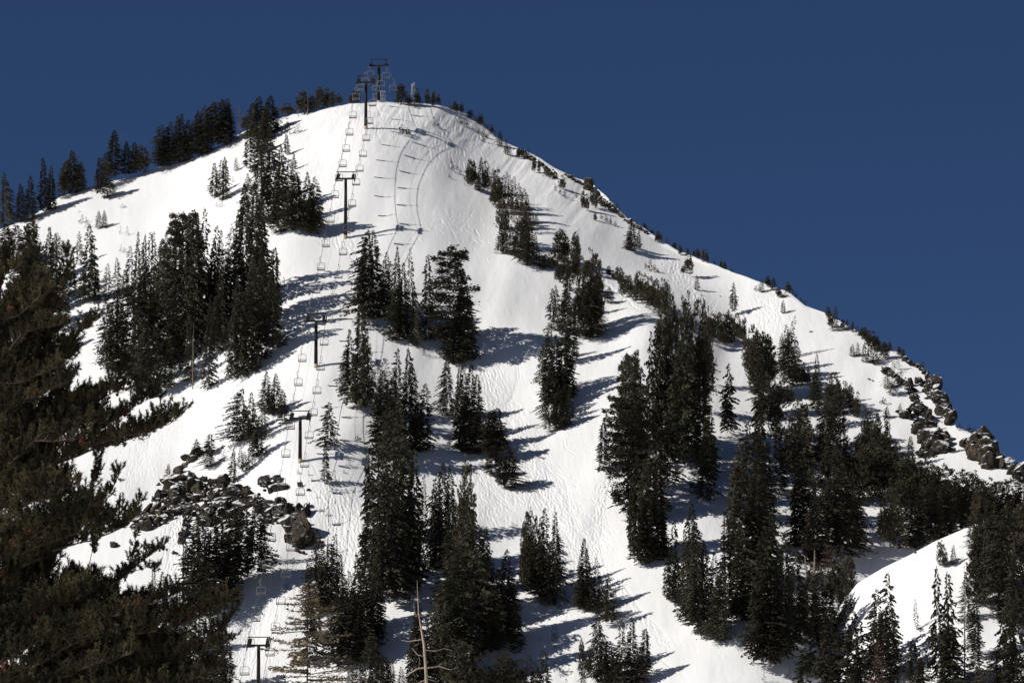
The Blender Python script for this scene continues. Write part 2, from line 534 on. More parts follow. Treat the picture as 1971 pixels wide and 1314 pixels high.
ku = np.concatenate([np.arange(1432, 2000, 4), np.arange(2000, 2600, 25)])
kp = np.interp(ku, KU, KP)
kr = np.interp(ku, KU, KR)
rows = []
for f in np.linspace(0, 1, 90):
    pp = 1560 + f * (kp - 1560)
    yy = knoll_range(ku, pp)
    q = at(ku, pp, yy); q[:, 0] = ray(ku, pp)[0] * yy
    q[:, 2] += .16 * smooth_noise(ku, pp, 60, 60, 9) * min(1, (1 - f) * 6)
    rows.append(q)
cr = rows[-1]
for dd in (1, 2.5, 5, 8, 12, 18, 26, 40, 60):
    q = cr.copy(); q[:, 0] *= (cr[:, 1] + dd) / cr[:, 1]; q[:, 1] += dd
    q[:, 2] += ray(ku, kp)[1] * dd - .8 * (math.sqrt(dd * dd + 16) - 4)
    rows.append(q)
kf = np.array(rows)
a, b_ = kf.shape[:2]
idx = np.arange(a * b_).reshape(a, b_)
quads = np.stack([idx[:-1, :-1], idx[:-1, 1:], idx[1:, 1:], idx[1:, :-1]], -1).reshape(-1, 4)
tag(link('snow_hill', quads_mesh('snow_hill', kf.reshape(-1, 3), quads, M_SNOW, smooth=True)), kind='structure')


def ground(px, py, knoll=False):
    """world point on the snow seen at (px, py); above the skyline it lands just behind the crest"""
    if knoll:
        Y = float(knoll_range(px, max(py, float(np.interp(px, KU, KP)))))
        return V(px, max(py, float(np.interp(px, KU, KP))), Y), Y
    k = float(np.interp(px, cols, sk))
    if py < k + 1.0:
        q = V(px, k, float(range_at(px, k)))
        dd = 2.5
        q = Vector((q.x * (q.y + dd) / q.y, q.y + dd, q.z + float(ray(px, k)[1]) * dd - .72 * (math.sqrt(dd * dd + 81) - 9)))
        return q, q.y
    Y = float(range_at(px, py))
    q = V(px, py, Y)
    q.z += float(bilinear(H, px, py))
    return q, Y
# ------------------------------------------------------------------ rocks
def ico(sub):
    bm = bmesh.new(); bmesh.ops.create_icosphere(bm, subdivisions=sub, radius=1)
    v = np.array([q.co[:] for q in bm.verts]); f = [[x.index for x in g.verts] for g in bm.faces]
    bm.free(); return v, np.array(f)


ICO3 = ico(3); ICO4 = ico(4)


def boulder(c, size, r, sub=ICO3, tilt=.9, rough=.022):
    """angular block: a ball cut by random planes, then roughened"""
    v = sub[0].copy()
    for _ in range(14):
        n = r.randn(3); n /= np.linalg.norm(n)
        d = .34 + .42 * r.rand()
        h = v @ n - d
        v -= np.clip(h, 0, None)[:, None] * n
    v += rough * np.sin(v @ r.randn(3, 3) * 6 + r.rand(3) * 6)
    a = r.rand() * 6.28
    R = np.array([[math.cos(a), -math.sin(a), 0], [math.sin(a), math.cos(a), 0], [0, 0, 1]])
    v = (v @ R.T) * np.array(size)
    t = r.randn() * tilt * .5
    R2 = np.array([[math.cos(t), 0, math.sin(t)], [0, 1, 0], [-math.sin(t), 0, math.cos(t)]])
    return v @ R2.T + np.array(c)


def outcrop(name, label, spots, n, blk, seed, mat, sink=.25, group=None):
    """spots: picture line [(x, y, half-height)...]; blocks of about blk metres are heaped along it"""
    r = np.random.RandomState(seed)
    sp = np.array(spots, float)
    d = np.r_[0, np.cumsum(np.linalg.norm(np.diff(sp[:, :2], axis=0), axis=1))] if len(sp) > 1 else np.array([0.0])
    m = MB()
    org = ground(float(sp[:, 0].mean()), float(sp[:, 1].mean()))[0]
    # the bedrock the loose blocks stand out from
    nb = max(2, int(d[-1] / 7)) if len(sp) > 1 else 1
    for i in range(nb):
        t = (i + .5) / nb * d[-1]
        hx = float(np.interp(t, d, sp[:, 2])); x = float(np.interp(t, d, sp[:, 0])); y = float(np.interp(t, d, sp[:, 1]))
        y = max(y, float(np.interp(x, cols, sk)) + 4 + .9 * hx)
        P, Y = ground(x, y)
        g = hx * Y / FOC * .85 + .35
        v = boulder(np.array(P) + (0, g * .35, 0), (max(g, .9), g * 1.2, g * .95), r, ICO4, .4, .05)
        q = (v - np.array(P)) / g
        v = v + .09 * g * np.sin(q[:, [1, 0, 2]] * 11 + r.rand(3) * 6) * np.sin(q[:, [0, 2, 1]] * 9) + .20 * g * np.sin(q[:, [1, 2, 0]] * 5 + r.rand(3) * 6) * np.sin(q[:, [2, 0, 1]] * 7 + r.rand(3) * 6) + .05 * g * np.sin(q[:, [2, 0, 1]] * 17 + r.rand(3) * 6)
        m.add(v - np.array(org), [tuple(f) for f in ICO4[1]])
    for i in range(int(n * 1.15)):
        t = r.rand() * d[-1] if len(sp) > 1 else 0
        hx = np.interp(t, d, sp[:, 2])
        x = np.interp(t, d, sp[:, 0]) + r.randn() * hx * .5
        y = np.interp(t, d, sp[:, 1]) + (r.rand() * 2 - 1) * hx * 1.1
        k = float(np.interp(x, cols, sk))
        y = max(y, k + 3 + 5 * blk)
        P, Y = ground(x, y)
        b = blk * (.30 + 1.25 * r.rand() ** 3)
        size = (b * (.7 + .6 * r.rand()), b * (.7 + .4 * r.rand()), b * (.7 + .6 * r.rand()))
        v = boulder(np.array(P) + (0, 0, size[2] * (.5 - sink)), size, r, ICO3)
        m.add(v - np.array(org), [tuple(f) for f in ICO3[1]])
    o = m.build(name, mat)
    o.location = org
    tag(o, label, 'rock outcrop', group)
    return o


CL = 'cliff outcrops below the fifth lift tower'
RR = 'rock outcrops along the right ridge'
outcrop('rock_outcrop', 'narrow brown rock rib climbing under the spiky tree above the left cliff', [(332, 918, 5), (350, 902, 6), (372, 885, 6), (388, 874, 4)], 26, 1.0, 1, M_ROCK_TAN, group=CL)
outcrop('rock_outcrop', 'brownish blocky left end of the main cliff band', [(318, 944, 14), (345, 942, 18), (370, 945, 16)], 60, 1.5, 2, M_ROCK_TAN, group=CL)
outcrop('rock_outcrop', 'dark middle of the main cliff band under the snowy ledge', [(375, 946, 18), (400, 946, 20), (425, 950, 18)], 70, 1.4, 3, M_ROCK, group=CL)
outcrop('rock_outcrop', 'dark right end of the main cliff band with snow on its ledges', [(428, 955, 20), (455, 955, 20), (482, 962, 14)], 70, 1.3, 4, M_ROCK, group=CL)
outcrop('rock_outcrop', 'snow spattered rock slabs stepping down left of the main cliff', [(300, 965, 9), (325, 972, 12), (350, 975, 14), (366, 978, 12)], 46, 1.1, 5, M_ROCK, group=CL)
outcrop('rock_outcrop', 'lowest left brown rocks of the cliff, half behind the near pine branches', [(258, 1022, 10), (275, 1010, 14), (300, 1000, 14), (330, 992, 9)], 60, 1.2, 6, M_ROCK_TAN, group=CL)
outcrop('rock_outcrop', 'broken rocks just above the dark trees under the cliff', [(372, 985, 14), (400, 990, 18), (430, 992, 20), (462, 992, 18)], 80, 1.2, 7, M_ROCK, group=CL)
outcrop('rock_outcrop', 'thin dark rock rib running down beside the debris chute', [(364, 985, 6), (358, 1010, 8), (350, 1040, 6)], 24, .9, 8, M_ROCK, group=CL)
outcrop('rock_outcrop', 'small dark crag at the cable below the fifth lift tower', [(500, 926, 5), (518, 932, 10), (540, 930, 6)], 34, 1.0, 9, M_ROCK, group=CL)
outcrop('rock_outcrop', 'dark rocks on the snow chute between the cliff and the small crag', [(490, 958, 9), (502, 964, 13), (515, 970, 8)], 26, 1.0, 10, M_ROCK, group=CL)
outcrop('rock_outcrop', 'long flat dark rock band crossing under the cables', [(505, 982, 6), (535, 984, 9), (565, 984, 11), (590, 982, 8)], 60, 1.2, 11, M_ROCK, group=CL)
outcrop('rock_outcrop', 'low rock step under the left end of the long rock band', [(512, 1005, 6), (530, 1003, 7), (545, 1000, 5)], 24, .9, 12, M_ROCK, group=CL)
outcrop('rock_outcrop', 'large brown rock tower standing under the cables below the cliff', [(572, 1014, 12), (572, 1030, 15), (570, 1048, 14), (578, 1058, 9)], 46, 1.9, 13, M_ROCK_TAN, .1, group=CL)
outcrop('rock_outcrop', 'low brown rocks right of the large rock tower', [(592, 1040, 7), (606, 1042, 5)], 12, .9, 14, M_ROCK_TAN, group=CL)
outcrop('rock_outcrop', 'jagged black rock edge on the right skyline above the small saddle', [(1792, 742, 6), (1805, 760, 9), (1818, 785, 10), (1828, 808, 8)], 100, 1.25, 15, M_ROCK, group=RR)
outcrop('rock_outcrop', 'dark rock knobs in the snow left of the jagged skyline edge', [(1768, 733, 4), (1778, 742, 9), (1795, 768, 8), (1808, 785, 6)], 40, 1.0, 16, M_ROCK, group=RR)
outcrop('rock_outcrop', 'thin rocky rib slanting down from the ridge pines', [(1700, 714, 3), (1722, 728, 5), (1742, 740, 7), (1756, 760, 7), (1768, 780, 5)], 70, .8, 17, M_ROCK, group=RR)
outcrop('rock_outcrop', 'thin rocky rib continuing down to the big dark crag', [(1762, 776, 6), (1782, 800, 8), (1800, 822, 7)], 60, .9, 18, M_ROCK, group=RR)
outcrop('rock_outcrop', 'short wall of upright dark columns in the snow', [(1735, 801, 4), (1748, 801, 5), (1762, 802, 5)], 26, .85, 19, M_ROCK, .0, group=RR)
outcrop('rock_outcrop', 'big dark crag rising over the pine tops by the shaded gully', [(1768, 828, 6), (1785, 840, 14), (1806, 850, 16), (1814, 868, 10)], 110, 1.5, 20, M_ROCK, .1, group=RR)
outcrop('rock_outcrop', 'snow dusted rocks just above the pines, left below the big dark crag', [(1768, 872, 5), (1785, 872, 8), (1802, 874, 6)], 36, 1.0, 21, M_ROCK, group=RR)
outcrop('rock_outcrop', 'large brown cliff on the right skyline below the small saddle', [(1862, 858, 8), (1880, 868, 18), (1898, 872, 20), (1908, 890, 14)], 110, 1.7, 22, M_ROCK_TAN, .1, group=RR)
outcrop('rock_outcrop', 'rounded brown rock knob standing up on top of the skyline cliff', [(1893, 850, 5), (1902, 853, 7)], 14, 1.5, 23, M_ROCK_TAN, -.1, group=RR)
outcrop('rock_outcrop', 'brown rocks stepping down the skyline right of the large cliff', [(1918, 884, 6), (1930, 892, 8), (1940, 900, 7)], 36, 1.2, 24, M_ROCK_TAN, group=RR)
outcrop('rock_outcrop', 'last dark rocks on the skyline at the right edge of the view', [(1948, 902, 7), (1960, 910, 8), (1970, 925, 8)], 34, 1.2, 25, M_ROCK, 0, group=RR)
outcrop('rock_outcrop', 'small stones along the skyline above the jagged black edge', [(1744, 697, 3), (1762, 706, 3), (1778, 716, 4), (1788, 730, 4)], 34, .6, 26, M_ROCK, group=RR)
outcrop('rock_outcrop', 'scattered ridge stones below the first right ridge trees', [(995, 294, 2), (1010, 302, 4), (1028, 309, 5)], 34, .6, 27, M_ROCK_TAN, group=RR)
outcrop('rock_outcrop', 'brown stones and low scrub midway along the upper right ridge', [(1040, 318, 4), (1058, 334, 6), (1070, 342, 4)], 34, .65, 28, M_ROCK_TAN, group=RR)
outcrop('rock_outcrop', 'tan boulder block standing on the upper right ridge skyline', [(1130, 357, 3), (1138, 362, 4)], 10, 1.15, 29, M_ROCK_TAN, -.1, group=RR)
outcrop('rock_outcrop', 'dark scrubby rocks right below the tan boulder on the ridge', [(1146, 372, 4), (1160, 386, 6), (1180, 400, 5)], 50, .75, 30, M_ROCK, group=RR)
outcrop('rock_outcrop', 'flat stones on the skyline left of the tan boulder', [(1085, 336, 2), (1105, 345, 3), (1120, 352, 3)], 18, .55, 31, M_ROCK_TAN, group=RR)
outcrop('rock_outcrop', 'small tan stones on the skyline above the large lone ridge fir', [(1190, 408, 3), (1198, 416, 3), (1215, 430, 4), (1245, 444, 3)], 26, .6, 32, M_ROCK_TAN, group=RR)

for k, (x, y, w, lab) in enumerate([(577, 932, 16, 'round dark boulder on the snow just below the fifth lift tower'), (593, 941, 10, 'smaller brown boulder right of the round one below the lift tower'),
                                    (546, 954, 6, 'tiny dark rock in the snow under the left cable above the rock band'), (335, 1060, 17, 'brown boulder lying in the debris chute below the cliff'),
                                    (1673, 728, 8, 'flat dark stone, larger of two on the bright upper right slope'), (1681, 731, 5, 'smaller dark stone beside the flat one on the bright upper right slope'),
                                    (1728, 793, 11, 'square dark rock left above the wall of columns'), (1386, 568, 4, 'small dark rock left of the lone ridge spruce'),
                                    (1560, 639, 7, 'small dark rock alone on the open right snowfield'), (222, 1053, 22, 'brown boulder glimpsed through the near pine branches'),
                                    (1813, 811, 4, 'small dark rock in the shaded gully by the jagged skyline edge')]):
    P, Y = ground(x, y)
    R = w / 2 / FOC * Y
    r = np.random.RandomState(100 + k)
    me = quads_mesh('boulder', boulder((0, 0, R * .3), (R * 1.25, R, R * .9), r, ICO4), ICO4[1], M_ROCK_TAN if 'brown' in lab else M_ROCK)
    o = link('boulder', me); o.location = P
    tag(o, lab, 'boulder')
P, Y = ground(1762, 1064, True)
o = link('boulder', quads_mesh('boulder', boulder((0, 0, .1), (.45, .3, .3), np.random.RandomState(7), ICO4), ICO4[1], M_ROCK)); o.location = P
tag(o, 'small dark stone on the snowy knoll near its crest', 'boulder')

# ------------------------------------------------------------------ tree kinds
def kites(P, D, L, W, r):
    """flat pointed sprays: base P, direction D, length L, half width W"""
    n = len(P)
    D = D / (np.linalg.norm(D, axis=1)[:, None] + 1e-9)
    S = np.cross(D, r.randn(n, 3)); S /= np.linalg.norm(S, axis=1)[:, None] + 1e-9
    L = L[:, None]; W = W[:, None]
    v = np.stack([P, P + D * L * .45 + S * W, P + D * L, P + D * L * .45 - S * W], 1)
    v[:, 2, 2] -= .08 * L[:, 0]
    return v.reshape(-1, 3), np.arange(4 * n).reshape(n, 4)


def trunk_mesh(h, r0, seed, limbs=0, mat=None, top=.97, limb_len=1.5, lean=0.0):
    r = np.random.RandomState(seed)
    z = np.linspace(-.04, top, 9) * h
    x = np.cumsum(r.randn(9)) * .006 * h; y = np.cumsum(r.randn(9)) * .006 * h
    x -= x[0]; y -= y[0]
    pts = np.stack([x + lean * (z / h) ** 1.5 * h, y, z], 1)
    rad = r0 * (1 - np.linspace(0, 1, 9) * .93)
    m = MB(); m.tube(pts, rad, 8)
    for _ in range(limbs):
        t = .12 + .8 * r.rand()
        c = np.array([np.interp(t * h, z, pts[:, i]) for i in range(3)])
        a = r.rand() * 6.28; L = limb_len * (.4 + .8 * r.rand()) * (1.15 - t)
        e = np.array([math.cos(a) * L, math.sin(a) * L, L * (.1 + .3 * r.randn())])
        m.tube([c, c + e * .5 + (0, 0, .06 * L), c + e], [.045 * r0 / .3 * 1.2, .03, .012], 4)
    return m.mesh('trunk', mat or M_BARK, True), pts


def fir_crown(seed, h=20.0, R=2.6, nb=250, droop=.35, lo=.05, pw=.8, gap=0.0, spray=.38, mat=None, dens=1.2, wide=.135, up=.15, flat=0.0, asym=.25):
    r = np.random.RandomState(seed)
    VV = []; FF = []; n0 = 0
    lobes = 1 + asym * np.sin(np.linspace(0, 6.28, 9)[:-1] * 1 + r.rand() * 6) + asym * .6 * r.randn(8)
    zlob = 1 + .22 * np.sin(np.arange(40) * 1.7 + r.rand() * 6) * r.rand(40) - gap * (r.rand(40) > .6)
    for i in range(nb):
        t = lo + (1 - lo) * ((i + r.rand()) / nb) ** .92
        a = r.rand() * 6.28
        prof = min(1, (t - lo + .06) * 7) * ((1 - t) ** pw * (1 - flat) + flat * min(1, (1 - t) * 5)) + .025
        ln = R * prof * (.55 + .55 * r.rand() + .15 * (r.rand() > .9)) * lobes[int(a / 6.29 * 8)] * zlob[int(t * 39)]
        if ln < .15: ln = .15 + .1 * r.rand()
        out = np.array([math.cos(a), math.sin(a), 0])
        tn = np.array([-math.sin(a), math.cos(a), 0])
        m = max(4, int((ln / .095 + 3) * dens))
        s = .12 + .88 * r.rand(m) ** .75
        up_k = up + .55 * max(0, t - .75) * 2
        P = out * (ln * s)[:, None] + np.array([0, 0, 1]) * (t * h + ln * (up_k * s - droop * s * s))[:, None]
        P += tn * (r.randn(m) * .11 * ln * s)[:, None] + np.array([0, 0, 1]) * (r.randn(m) * .07)[:, None]
        sgn = np.sign(r.randn(m))
        D = out * (.9 + .3 * r.rand(m))[:, None] + tn * (sgn * (.25 + .7 * r.rand(m)) * (1.1 - s))[:, None] + np.array([0, 0, 1]) * (up_k - 1.3 * droop * s + .14 * r.randn(m))[:, None]
        L = spray * (.55 + .75 * r.rand(m)) * (.55 + .45 * min(1, ln / 1.2))
        v, f = kites(P, D, L, L * wide / .62 * (.8 + .5 * r.rand(m)) * 1.35, r)
        VV.append(v); FF.append(f + n0); n0 += len(v)
    # leader
    m = 24
    z = h * (.965 + .045 * r.rand(m))
    v, f = kites(np.stack([r.randn(m) * .03, r.randn(m) * .03, z], 1), np.stack([r.randn(m) * .4, r.randn(m) * .4, np.ones(m) * .9], 1), np.ones(m) * .32, np.ones(m) * .05, r)
    VV.append(v); FF.append(f + n0)
    return quads_mesh('crown', np.concatenate(VV), np.concatenate(FF), mat or M_FIR)


def pine_crown(seed, h=12.0, R=2.0, stems=6, lo=.10, mat=None, n=6200, ragged=.2):
    """whitebark pine: upright leaders, each set with upturned brush-like plumes"""
    r = np.random.RandomState(seed)
    VV = []; FF = []; n0 = 0
    per = 17
    plumes = n // per
    for k in range(stems):
        a = k * 2.4 + r.rand(); d = R * .55 * math.sqrt(r.rand()) if k else 0
        cx, cy = math.cos(a) * d, math.sin(a) * d
        zt = h * (1 - .42 * r.rand() * (k > 0) - .12 * d / R)
        zb = lo * h * (.4 + 1.6 * r.rand())
        kk = plumes // stems
        t = r.rand(kk) ** .85
        z = zb + t * (zt - zb)
        rr = R * (.46 + .16 * r.rand()) * np.minimum(1, (t + .08) * 4) * np.clip(((1 - t) + .05) * 2.9, .001, 1) ** .55
        rr = rr * (.45 + .75 * r.rand(kk))
        th = r.rand(kk) * 6.28
        C = np.stack([cx * (1 - .3 * t) + np.cos(th) * rr, cy * (1 - .3 * t) + np.sin(th) * rr, z], 1)
        A = np.stack([np.cos(th) * (.75 - .5 * t), np.sin(th) * (.75 - .5 * t), .75 + .5 * r.rand(kk)], 1)
        sc = h / 12 * (.7 + .6 * r.rand(kk))
        C = np.repeat(C, per, 0); A = np.repeat(A, per, 0); sc = np.repeat(sc, per)
        m = len(C)
        al = r.rand(m)
        P = C + A * (al * .55 * sc)[:, None] + r.randn(m, 3) * (.09 * sc)[:, None]
        D = A + r.randn(m, 3) * .45
        L = (.26 + .26 * r.rand(m)) * (.6 + .4 * sc)
        v, f = kites(P, D, L, L * .17, r)
        VV.append(v); FF.append(f + n0); n0 += len(v)
    return quads_mesh('crown', np.concatenate(VV), np.concatenate(FF), mat or M_PINE)


def pad_crown(seed, h=22.0, R=4.0, limbs=34, lo=.3, mat=None, sz=.46, per=92, topflat=True):
    """old open conifer: separate flat foliage pads on long limbs, uneven top"""
    r = np.random.RandomState(seed)
    VV = []; FF = []; n0 = 0
    tub = MB()
    for k in range(limbs):
        t = lo + (1 - lo) * (k + r.rand()) / limbs
        a = k * 2.4 + r.randn() * .5
        prof = (min(1, (t - lo + .12) * 4) * (1 - max(0, t - .55) ** 1.2 * 1.3)) if topflat else (1 - t) ** .7 + .1
        ln = R * prof * (.45 + .6 * r.rand())
        out = np.array([math.cos(a), math.sin(a), 0]); tn = np.array([-math.sin(a), math.cos(a), 0])
        z0 = t * h
        rise = .12 + .35 * (t - .5)
        tip = out * ln + np.array([0, 0, z0 + rise * ln - .12 * ln])
        tub.tube([(0, 0, z0), out * ln * .5 + np.array([0, 0, z0 + rise * ln * .6]), tip], [.09, .06, .02], 4)
        m = int(per * (.5 + .8 * ln / R)) * 2
        s = .3 + .75 * r.rand(m) ** .8
        wdt = .34 * ln * np.sin(np.clip(s, 0, 1) * 2.6) + .25
        P = out * (ln * s)[:, None] + tn * (r.randn(m) * wdt * .6)[:, None] + np.array([0, 0, 1]) * (z0 + rise * ln * s - .12 * ln * s * s + .26 * r.randn(m))[:, None]
        D = out * (.6 + .5 * r.rand(m))[:, None] + tn * (r.randn(m) * .7)[:, None] + np.array([0, 0, 1]) * (.10 + .25 * r.randn(m))[:, None]
        L = sz * (.6 + .7 * r.rand(m))
        v, f = kites(P, D, L, L * .24, r)
        VV.append(v); FF.append(f + n0); n0 += len(v)
    return quads_mesh('crown', np.concatenate(VV), np.concatenate(FF), mat or M_FIR), tub


def limbs_and_trunk(h, r0, seed, tub, mat=None):
    me, pts = trunk_mesh(h, r0, seed, 0, mat)
    m = MB()
    vs = np.array([q.co[:] for q in me.vertices]); m.add(vs, [tuple(p.vertices) for p in me.polygons])
    for vv in tub.v: m.v.append(vv)
    m.f.extend([tuple(i + m.n for i in f) for f in tub.f]); m.m.extend([0] * len(tub.f)); m.n += tub.n
    return m.mesh('trunk', mat or M_BARK, True)


def snag_mesh(seed, h=10, r0=.25, limbs=16, twig=1.3, mat=None):
    r = np.random.RandomState(seed)
    z = np.linspace(-.05, 1, 11) * h
    x = np.cumsum(r.randn(11)) * .008 * h; x -= x[0]
    pts = np.stack([x, np.zeros(11), z], 1)
    m = MB(); m.tube(pts, r0 * (1 - np.linspace(0, 1, 11) * .9), 8)
    b = MB()
    for k in range(limbs):
        t = .15 + .8 * r.rand(); c = np.array([np.interp(t * h, z, pts[:, i]) for i in range(3)])
        a = r.rand() * 6.28; L = twig * (.4 + .8 * r.rand()) * (1.2 - t)
        e = c + np.array([math.cos(a) * L, math.sin(a) * L, L * r.randn() * .35])
        mid = (c + e) / 2 + np.array([0, 0, .12 * L * r.randn()])
        b.tube([c, mid, e], [.05, .035, .012], 5)
        for q in range(3):
            s_ = .4 + .5 * r.rand(); g = c + (e - c) * s_
            b.tube([g, g + r.randn(3) * .28 * L], [.02, .006], 3)
    return m.mesh('trunk', mat or M_WOOD, True), b.mesh('bare_branches', mat or M_WOOD, True)


PROTO = {}


def proto(key, h, w, trunk, crown, crown_name='crown'):
    PROTO.setdefault(key, []).append((h, w, trunk, crown, crown_name))


for k in range(10):
    R = [2.7, 3.1, 2.4, 3.3, 2.8, 3.0, 2.6, 2.9, 2.5, 3.2][k]
    proto('f', 20.6, R * 1.55, trunk_mesh(20, .34, 300 + k, 10)[0], fir_crown(10 + k, 20, R, 420, [.35, .5, .25, .55, .4, .3, .45, .35, .5, .3][k], [.03, .05, .09, .04, .14, .03, .06, .10, .18, .03][k],
          [.72, .66, .82, .62, .58, .74, .68, .9, .55, .8][k], [.15, .3, .2, .35, .2, .4, .25, .3, .35, .2][k], asym=[.2, .4, .3, .5, .25, .35, .55, .3, .5, .2][k]))
for k in range(3):
    proto('n', 20.6, 2.0 * 1.6, trunk_mesh(20, .26, 320 + k, 8)[0], fir_crown(30 + k, 20, 2.0, 300, .45, .06, .6, .3, .5, dens=.9))
for k in range(4):
    proto('F', 20.6, 4.0 * 1.7, trunk_mesh(20, .36, 330 + k, 14)[0], fir_crown(40 + k, 20, 4.0, 210, .42, .12, .66, .45, .56, dens=1.15, wide=.13, asym=.35))
for k in range(5):
    R = [2.1, 1.7, 2.3, 1.9, 2.1][k]
    proto('p', 12.4, R * 1.8, trunk_mesh(12, .26, 340 + k, 12)[0], pine_crown(50 + k, 12, R, 5 + k % 3, [.10, .2, .12, .25, .08][k]))
for k in range(3):
    c, t = pad_crown(60 + k, 22, 4.4, 62, [.22, .30, .16][k])
    proto('W', 22.5, 4.4 * 1.75, limbs_and_trunk(22, .55, 350 + k, t), c)
for k in range(3):
    proto('s', 5.2, 1.9, trunk_mesh(5, .09, 360 + k, 6, limb_len=.7)[0], fir_crown(70 + k, 5, 1.15, 60, .2, .02, .6, .4, .34, dens=.55, wide=.11))
for k in range(2):
    proto('q', 4.2, 2.3, trunk_mesh(4, .08, 365 + k, 8, limb_len=.8)[0], pine_crown(75 + k, 4, 1.2, 4, .05, None, 900))
for k in range(3):
    t, b = snag_mesh(80 + k, 10, .24, 26, 1.4)
    proto('d', 10.0, 2.6, t, b, 'bare_branches')
for k in range(2):
    proto('b', 12.4, 1.9 * 2.0, trunk_mesh(12, .22, 370 + k, 34, M_WOOD, limb_len=2.2)[0], fir_crown(85 + k, 12, 2.1, 150, .1, .15, .5, .3, .5, M_DEAD, .7, .05, .5))
for k in range(2):
    proto('l', 20.6, 2.4 * 1.7, trunk_mesh(20, .30, 380 + k, 10, lean=.16)[0], None)
for k in range(2):   # a leaning fir: the fir crown sheared along its trunk
    h, w, t, c, n = PROTO['l'][k]
    cm = fir_crown(90 + k, 20, 2.4, 240, .4, .1, .6, .4)
    co = np.empty(len(cm.vertices) * 3); cm.vertices.foreach_get('co', co); co = co.reshape(-1, 3)
    co[:, 0] += .16 * (np.clip(co[:, 2] / 20, 0, 1)) ** 1.5 * 20
    cm.vertices.foreach_set('co', co.ravel()); PROTO['l'][k] = (h, w, t, cm, n)

KIND = {'f': ('fir_tree', 'fir', 'dense dark fir'), 'n': ('fir_tree', 'fir', 'slender dark fir'), 'F': ('hemlock_tree', 'hemlock', 'open layered hemlock'),
        'p': ('pine_tree', 'pine', 'brushy bushy pine'), 'W': ('old_pine_tree', 'pine', 'broad open old pine'),
        's': ('fir_sapling', 'sapling', 'small fir sapling'), 'q': ('scrub_pine', 'scrub pine', 'low scrubby pine'),
        'd': ('dead_tree', 'dead tree', 'bare grey snag'), 'b': ('dying_tree', 'dying tree', 'thin reddish dying conifer'), 'l': ('fir_tree', 'fir', 'leaning dark fir')}
ORD = ['first', 'second', 'third', 'fourth', 'fifth', 'sixth', 'seventh', 'eighth', 'ninth', 'tenth', 'eleventh', 'twelfth', 'thirteenth', 'fourteenth', 'fifteenth', 'sixteenth', 'seventeenth', 'eighteenth', 'nineteenth', 'twentieth']
rt = random.Random(4)
CLUMPS = []
FULL = {'f': .40, 'n': .40, 'F': .34, 'p': .62, 'W': .5, 's': .4, 'q': .5, 'd': .12, 'b': .3, 'l': .4}


def plant(spec, where, place):
    """spec items 'x base top width kind [k]'; place = how the group is found in the picture"""
    rows = []
    for ln in spec.strip().splitlines():
        for item in ln.split(';'):
            q = item.split()
            if q: rows.append([float(q[0]), float(q[1]), float(q[2]), float(q[3]), q[4], len(q) > 5 and q[5] == 'k', 0, len(CLUMPS)])
    CLUMPS.append((rows, where, place))


def stand_point(x, yb, kn):
    P, Y = ground(x, yb, kn)
    return P - Vector((0, 0, .15)), Y


